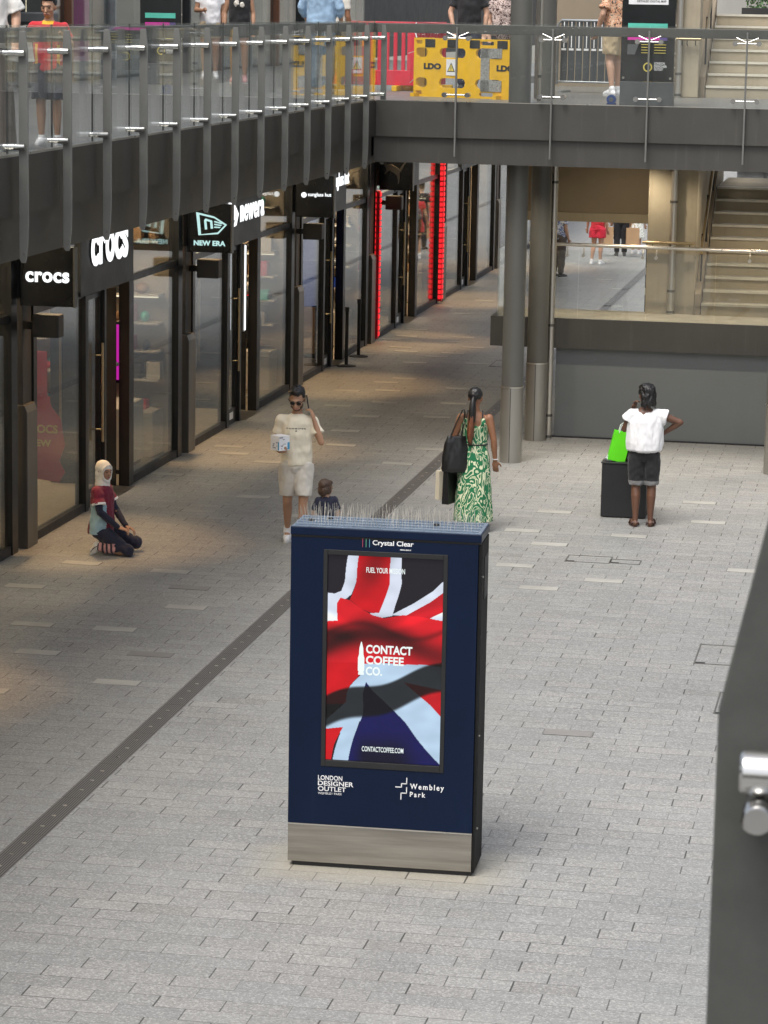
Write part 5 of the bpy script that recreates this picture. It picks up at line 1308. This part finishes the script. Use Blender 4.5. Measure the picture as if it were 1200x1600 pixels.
q = MB(); q.loft([(0, 0, -.02, .15, .055), (0, 0, .02, .165, .07), (.0, 0, .18, .155, .062), (-.01, 0, .33, .128, .045), (-.015, 0, .40, .105, .028)], 28, .75)
vox(q, 'bag_body', 'leather', tb, .008, 2, (.012, 9, (1, 1, .5)))
q = MB()
for yy in (-.03, .03): q.tube([(.06, yy, .38), (-.01, yy*.8, .56), (-.075, yy*.6, .70), (-.10, -.02, .705), (-.105, yy, .66), (-.07, yy, .38)], .010, 8, flat=.5)
q.build('strap', 'leather', tb, True, local=True)
q = MB(); q.text('TOTELIER', (-.105, .0705, .145), X*-1, Z, (0, .003, 0), .001, .001) if False else None
def held_bag(label, m_, pt, rz, w_, hh):
    o = thing('paper_bag', label, 'bag', sub(pt), R(184)+rz)
    q = MB(); d = .085
    q.prism([(-d/2, 0), (d/2, 0), (d*.35, hh), (-d*.35, hh)], (-w_/2, 0, 0), Y, Z, X*w_); q.build('body', m_, o, local=True, bevel=.002)
    q = MB()
    for yy in (-.02, .02): q.tube([(-w_*.25, yy, hh-.01), (-w_*.2, yy*.6, hh+.10), (0, 0, hh+.145), (w_*.2, yy*.6, hh+.10), (w_*.25, yy, hh-.01)], .004, 6)
    q.build('handle', m_, o, True, local=True)
held_bag('tall black paper bag carried low beside the green dress', 'leather', (.285, .045, .34), R(70), .26, .40)
held_bag('cream paper bag half hidden by the black one beside the green dress', 'paper_cream', (.35, -.06, .37), R(40), .24, .34)

# ---- woman in white top by the pedestal
pw2 = Person('woman in white top and black shorts standing with a hand on her hip', (-2.97, 32.75, 0), R(187), 1.665,
    dict(eR=(-.43, .02, 1.31), wR=(-.235, -.06, 1.16), hdR=(.8, -.3, -.35), palmR=(.6, .0, .5), curlR=.5, eL=(.25, -.04, 1.20), wL=(.14, -.19, 1.42), hdL=(-.15, .15, 1), palmL=(-.6, .6, 0), curlL=.9,
         kR=(-.105, .0, .49), kL=(.09, -.01, .49), aR=(-.10, .03, .09), aL=(.085, .055, .09), tR=(-.14, -.13, .025), tL=(.13, -.1, .025), head=(R(3), 0, R(25))), 'skin_dark', slim=1.0)
pw2.hairdo('braids')
q = MB(); q.loft([(0, .0, .935, .175, .13), (0, .005, .96, .222, .165), (0, .005, 1.05, .238, .168), (0, .005, 1.2, .235, .152), (0, .008, 1.32, .225, .136), (0, .012, 1.385, .195, .112), (0, .01, 1.435, .140, .085)], 36)
for S in 'RL':
    sh, el = V(pw2.J['s'+S]), V(pw2.J['e'+S]); q.tube([lerp(V((0, .01, 1.38)), sh, .5), sh+V((0, 0, -.015)), lerp(sh, el, .36)], [.085, .078, .105], 16)
wt = vox(q, 'blouse', 'c_white', pw2.o, .010, 2, (.012, 10, (1.5, 1.5, .5)))
pw2.legs(['c_black', 'c_grey'], .93, .016, fn=lambda c: 1 if c.z < .575 else 0, name='shorts', wide=.012)
for S in 'RL':
    an, to = V(pw2.J['a'+S]), V(pw2.J['t'+S]); q = MB(); n_ = 18; hy = an.y+.05; Ln = hy-(to.y-.03); sx = (to.x-an.x)
    P_ = [(an.x+sx*(.5-.5*math.cos(a))-.045*math.sin(a), hy-Ln*(.5-.5*math.cos(a))) for a in [2*math.pi*i/n_ for i in range(n_)]]
    MT.setdefault('sandal', simple('sandal_brown', (.07, .03, .022), .5))
    o_ = q.prism(P_, (0, 0, .0), X, Y, Z*.022).build('sandal', 'sandal', pw2.o, local=True)
    c = lerp(an, to, .62); MB().tube([(c.x-.048, c.y, .02), (c.x-.03, c.y, .075), (c.x+.03, c.y, .075), (c.x+.048, c.y, .02)], .02, 8, flat=.5).build('strap', 'sandal', o_, True, local=True)
    MB().tube([(an.x-.045, an.y+.0, .02), (an.x-.04, an.y+.05, .06), (an.x+.04, an.y+.05, .06), (an.x+.045, an.y+.0, .02)], .011, 8).build('strap', 'sandal', o_, True, local=True)
for o_ in pw2.o.children:
    pass
# ---- girl kneeling by the shoe shop door
pk = Person('girl kneeling on the paving in white headscarf and maroon football shirt', (-8.62, 29.42, 0), R(86), 1.55,
    dict(dz=-.60, hR=(-.085, .02, .31), hL=(.085, .02, .31), kR=(-.12, -.39, .075), kL=(.24, -.37, .12), aR=(-.11, .02, .10), tR=(-.10, .09, .035), aL=(.10, .0, .10), tL=(.10, .09, .035),
         eR=(-.235, -.07, .56), wR=(-.12, -.27, .36), eL=(.215, -.09, .56), wL=(.05, -.31, .35), hdR=(.3, -.9, -.3), hdL=(-.1, -.9, -.3), palmR=(.2, 0, -1), palmL=(-.2, 0, -1), curlR=.7, curlL=.7, head=(R(6), 0, R(-30)), lean=.05), 'skin_tan', headk=1.02)
pk.hairdo('hijab', 'c_hijab')
def kfn(c):
    if c.x < -.10 and c.z < .64 and -.12 < c.y < .10: return 1
    return 0
pk.top(['c_maroon', 'c_skyblue'], .86, .62, .028, kfn, flare=.04, sleeve_r=.088)
for S in 'RL':
    sh, el = V(pk.tw(pk.J['s'+S])), V(pk.J['e'+S]); c = lerp(sh, el, .62); d = (el-sh).normalized(); MB().tube([c-d*.014, c+d*.012], .088, 24).build('sleeve_band', 'c_white', pk.o, True, local=True)
q = MB()
for S in 'RL':
    sh, el, wr_ = V(pk.tw(pk.J['s'+S])), V(pk.J['e'+S]), V(pk.J['w'+S]); q.tube([lerp(sh, el, .3), lerp(sh, el, .75), el, lerp(el, wr_, .5), lerp(el, wr_, .97)], [.054, .05, .048, .044, .034], 16, round_caps=True)
vox(q, 'undersleeves', 'c_navy', pk.o, .010, 2, (.006, 12, (1, 1, 1)))
def lfn(c):
    if c.x < -.02 and c.z < .16 and -.26 < c.y < .05 and c.x < -.10: return 1 if (c.y*16) % 1 < .55 else 0
    return 0
pk.legs(['c_navy', 'c_pink'], 1.93, .016, lfn)
pk.shoes('c_offwhite', 'rubber')
q = MB()
for i in range(3): q.tube([(-.158, -.005+.02*i, .115-.012*i), (-.162, .035+.018*i, .09-.02*i), (-.15, .06+.012*i, .07-.02*i)], .004, 6)
q.build('shoe_stripes', 'c_black', pk.o, True, local=True)

# ---- people on the upper level
p = Person('boy in red and yellow football shirt leaning at the balcony glass', (-7.27, 23.25, FL), R(8), 1.25, dict(head=(R(10), 0, R(-8)), eR=(-.27, -.05, 1.2), wR=(-.22, -.26, 1.30), eL=(.27, -.05, 1.2), wL=(.2, -.26, 1.30)), 'skin_tan', headk=1.12)
p.hairdo('short')
p.top(['c_red', 'c_yellow'], .80, .7, .026, lambda c: 1 if (.115 < abs(c.x) < .150 and c.z < 1.2 and c.y < -.04) or c.z < .815 or (abs(c.x) < .07 and c.z > 1.435) else 0)
p.legs('c_navy', .85, .03, name='shorts', wide=.02); p.shoes('c_white')
p = Person('person in loose white shirt and long brown skirt at the left balcony edge', (-7.52, 22.3, FL), R(20), 1.68, dict(eR=(-.26, -.02, 1.18), wR=(-.02, -.25, 1.24), hdR=(.6, -.2, .5), eL=(.27, .02, 1.16), wL=(.26, -.10, .95)), 'skin_light')
p.hairdo('bob'); p.top('c_offwhite', .82, .95, .04, flare=.08, sleeve_r=.09)
q = MB(); q.loft([(0, 0, .05, .27, .26), (0, 0, .5, .24, .22), (0, 0, .85, .20, .16), (0, 0, 1.0, .165, .12)], 30); vox(q, 'skirt', 'c_brown', p.o, .012, 2, (.014, 6, (1.6, 1.6, .2))); p.shoes('c_grey')
wb = thing('white_bag', 'white angular carrier bag held by the person in brown skirt', 'bag', (-7.30, 22.55, FL+.72), R(15))
MB().prism([(-.12, 0), (.12, 0), (.09, .2), (.045, .29), (-.045, .29), (-.09, .2)], (0, 0, 0), X, Z, Y*.06).build('body', 'paper_cream' if False else 'c_white', wb, local=True, bevel=.003)
B((-.02, .02, -.003, 0, .17, .23)).build('hand_slot', 'map_grey', wb, local=True)
p = Person('woman in white T-shirt holding a phone on the far balcony', (-11.4, 45.2, FL), R(14), 1.66, dict(eR=(-.24, .0, 1.16), wR=(-.12, -.24, 1.16), hdR=(.5, -.7, .2), curlR=1.), 'skin_tan', fine=False)
p.hairdo('bob', 'hair_brown'); p.top('c_white', .92, .5, .02); p.legs('c_tan', .55, .02, name='shorts'); p.shoes('c_white')
p = Person('woman in black sleeveless top on the far balcony beside the white T-shirt', (-10.38, 43.0, FL), R(10), 1.64, dict(eR=(-.24, .02, 1.14)), 'skin_tan', fine=False)
p.hairdo('bob'); t_o = p.top('c_black', .92, 0, .016); p.legs('c_black', .4, .02, name='shorts'); p.shoes('c_pink')
q = MB(); q.ell((-.04, -.118, 1.30), (.045, .03, .06)); q.ell((.05, -.118, 1.28), (.04, .03, .05)); vox(q, 'chest_print', 'c_lightgrey', t_o, .01, 1, (.01, 30, (1, 1, 1)))
p = Person('man in pale blue shirt and jeans standing by the red barriers', (-8.05, 38.1, FL), R(172), 1.78, dict(eR=(-.27, .02, 1.16), wR=(-.24, -.12, .98), eL=(.27, .02, 1.16), wL=(.24, -.12, .98)), 'skin_light', 'hair_brown', slim=1.06)
p.hairdo('short'); p.top('c_denimblue', .86, 1.6, .03, sleeve_r=.07); p.legs('c_jean', 1.95, .02); p.shoes('c_grey')
p = Person('person in pale lilac top just right of the blue shirt man', (-8.35, 40.6, FL), R(160), 1.62, None, 'skin_brown', fine=False)
p.hairdo('bob'); p.top('c_lightgrey', .9, .6, .02); p.legs('c_black', 1.95, .02); p.shoes('c_black')
p = Person('man in black shirt behind the yellow barrier', (-6.55, 41.5, FL), R(6), 1.74, dict(eR=(-.28, .0, 1.16), wR=(-.22, -.1, .92), eL=(.26, .0, 1.16)), 'skin_light', fine=False)
p.hairdo('short'); p.top('c_black', .9, .7, .022); p.legs('c_navy', 1.95, .02); p.shoes('c_black')
p = Person('woman in leopard print top beside the column behind the yellow barrier', (-6.3, 43.2, FL), R(20), 1.60, None, 'skin_light', fine=False)
p.hairdo('bob'); p.top('c_leopard', .82, .6, .03, flare=.1); p.legs('c_black', 1.95, .02); p.shoes('c_black')
p = Person('man in floral shirt and tan shorts walking behind the map board', (-4.30, 40.9, FL), R(215), 1.78, dict(eL=(.26, .04, 1.14), wL=(.27, -.10, .90), eR=(-.25, .06, 1.14), kL=(.1, -.02, .5), aL=(.1, .08, .09), tL=(.11, -.09, .03), kR=(-.09, -.12, .5), aR=(-.09, -.10, .09), tR=(-.1, -.28, .03)), 'skin_light')
p.hairdo('short', 'hair_brown'); p.top('c_floral', .82, .7, .035, sleeve_r=.09); p.legs('c_tan', .80, .03, name='shorts', wide=.02); p.shoes('c_white')
q = MB(); q.tube([(.11, .12, 1.30), (.11, .06, 1.47), (.11, -.10, 1.42), (.10, -.15, 1.15)], .018, 8, flat=.5); q.build('bag_strap', 'c_grey', p.o, True, local=True)
# ---- far people beyond the landing and in the shop with red strips
p = Person('far woman in red shorts walking away beyond the landing', (-7.35, 66.9, 0), R(165), 1.66, dict(eL=(.25, .03, 1.14), wL=(.3, -.05, .9), aL=(.1, .12, .1), tL=(.1, -.05, .03)), 'skin_light', fine=False)
p.hairdo('pony', 'hair_brown'); p.top('c_red', .92, .5, .02); p.legs('c_redshort', .55, .03, name='shorts', wide=.03); p.shoes('c_white')
p = Person('far person in black carrying brown paper bags beyond the landing', (-7.05, 69.4, 0), R(190), 1.70, None, 'skin_light', fine=False)
p.hairdo('short'); p.top('c_black', .85, .6, .03); p.legs('c_black', 1.95, .025); p.shoes('c_black')
for dx, lab in ((-.34, 'left brown paper bag carried by the far person in black'), (.30, 'right brown paper bag carried by the far person in black')):
    paper_bag('paper_bag', lab, 'bag', (-7.05+dx, 69.3, .3), R(10), .32, .14, .42, 'paper_brown', 'paper_brown')
p = Person('far girl in white patterned dress beyond the landing', (-6.74, 70.2, 0), R(170), 1.45, None, 'skin_light', fine=False)
p.hairdo('bob', 'hair_brown'); p.top('c_whiteprint', .9, .5, .02)
q = MB(); q.loft([(0, 0, .50, .27, .24), (0, 0, .85, .20, .16), (0, 0, 1.02, .165, .125)], 26); vox(q, 'skirt', 'c_whiteprint', p.o, .016, 2, (.015, 7, (1.5, 1.5, .2))); p.shoes('c_white')
p = Person('far man in blue and white shirt and khaki trousers beside the downpipe', (-7.85, 63.4, 0), R(150), 1.74, None, 'skin_light', fine=False)
p.hairdo('short'); p.top('c_blueprint', .88, .7, .03); p.legs('c_khaki', 1.95, .03); p.shoes('c_black')
p = Person('security guard in yellow waistcoat inside the shop past the red strips', (-10.6, 60.3, 0), R(195), 1.76, dict(eL=(.26, -.06, 1.16), wL=(.14, -.26, 1.2)), 'skin_brown', fine=False)
p.hairdo('short'); p.top(['c_lightgrey', 'c_hivis'], .9, .55, .03, lambda c: 1 if abs(c.x) < .19 and c.z < 1.42 and (c.x > .02 or c.z < 1.1) else 0); p.legs('c_black', 1.95, .025); p.shoes('c_black')
p = Person('person in grey patterned top inside the shop left of paired red strips', (-10.4, 54.6, 0), R(60), 1.66, dict(eR=(-.25, -.1, 1.3), wR=(-.15, -.3, 1.45)), 'skin_light', fine=False)
p.hairdo('pony'); p.top('c_blueprint', .85, .8, .03); p.legs('c_black', 1.95, .02); p.shoes('c_black')
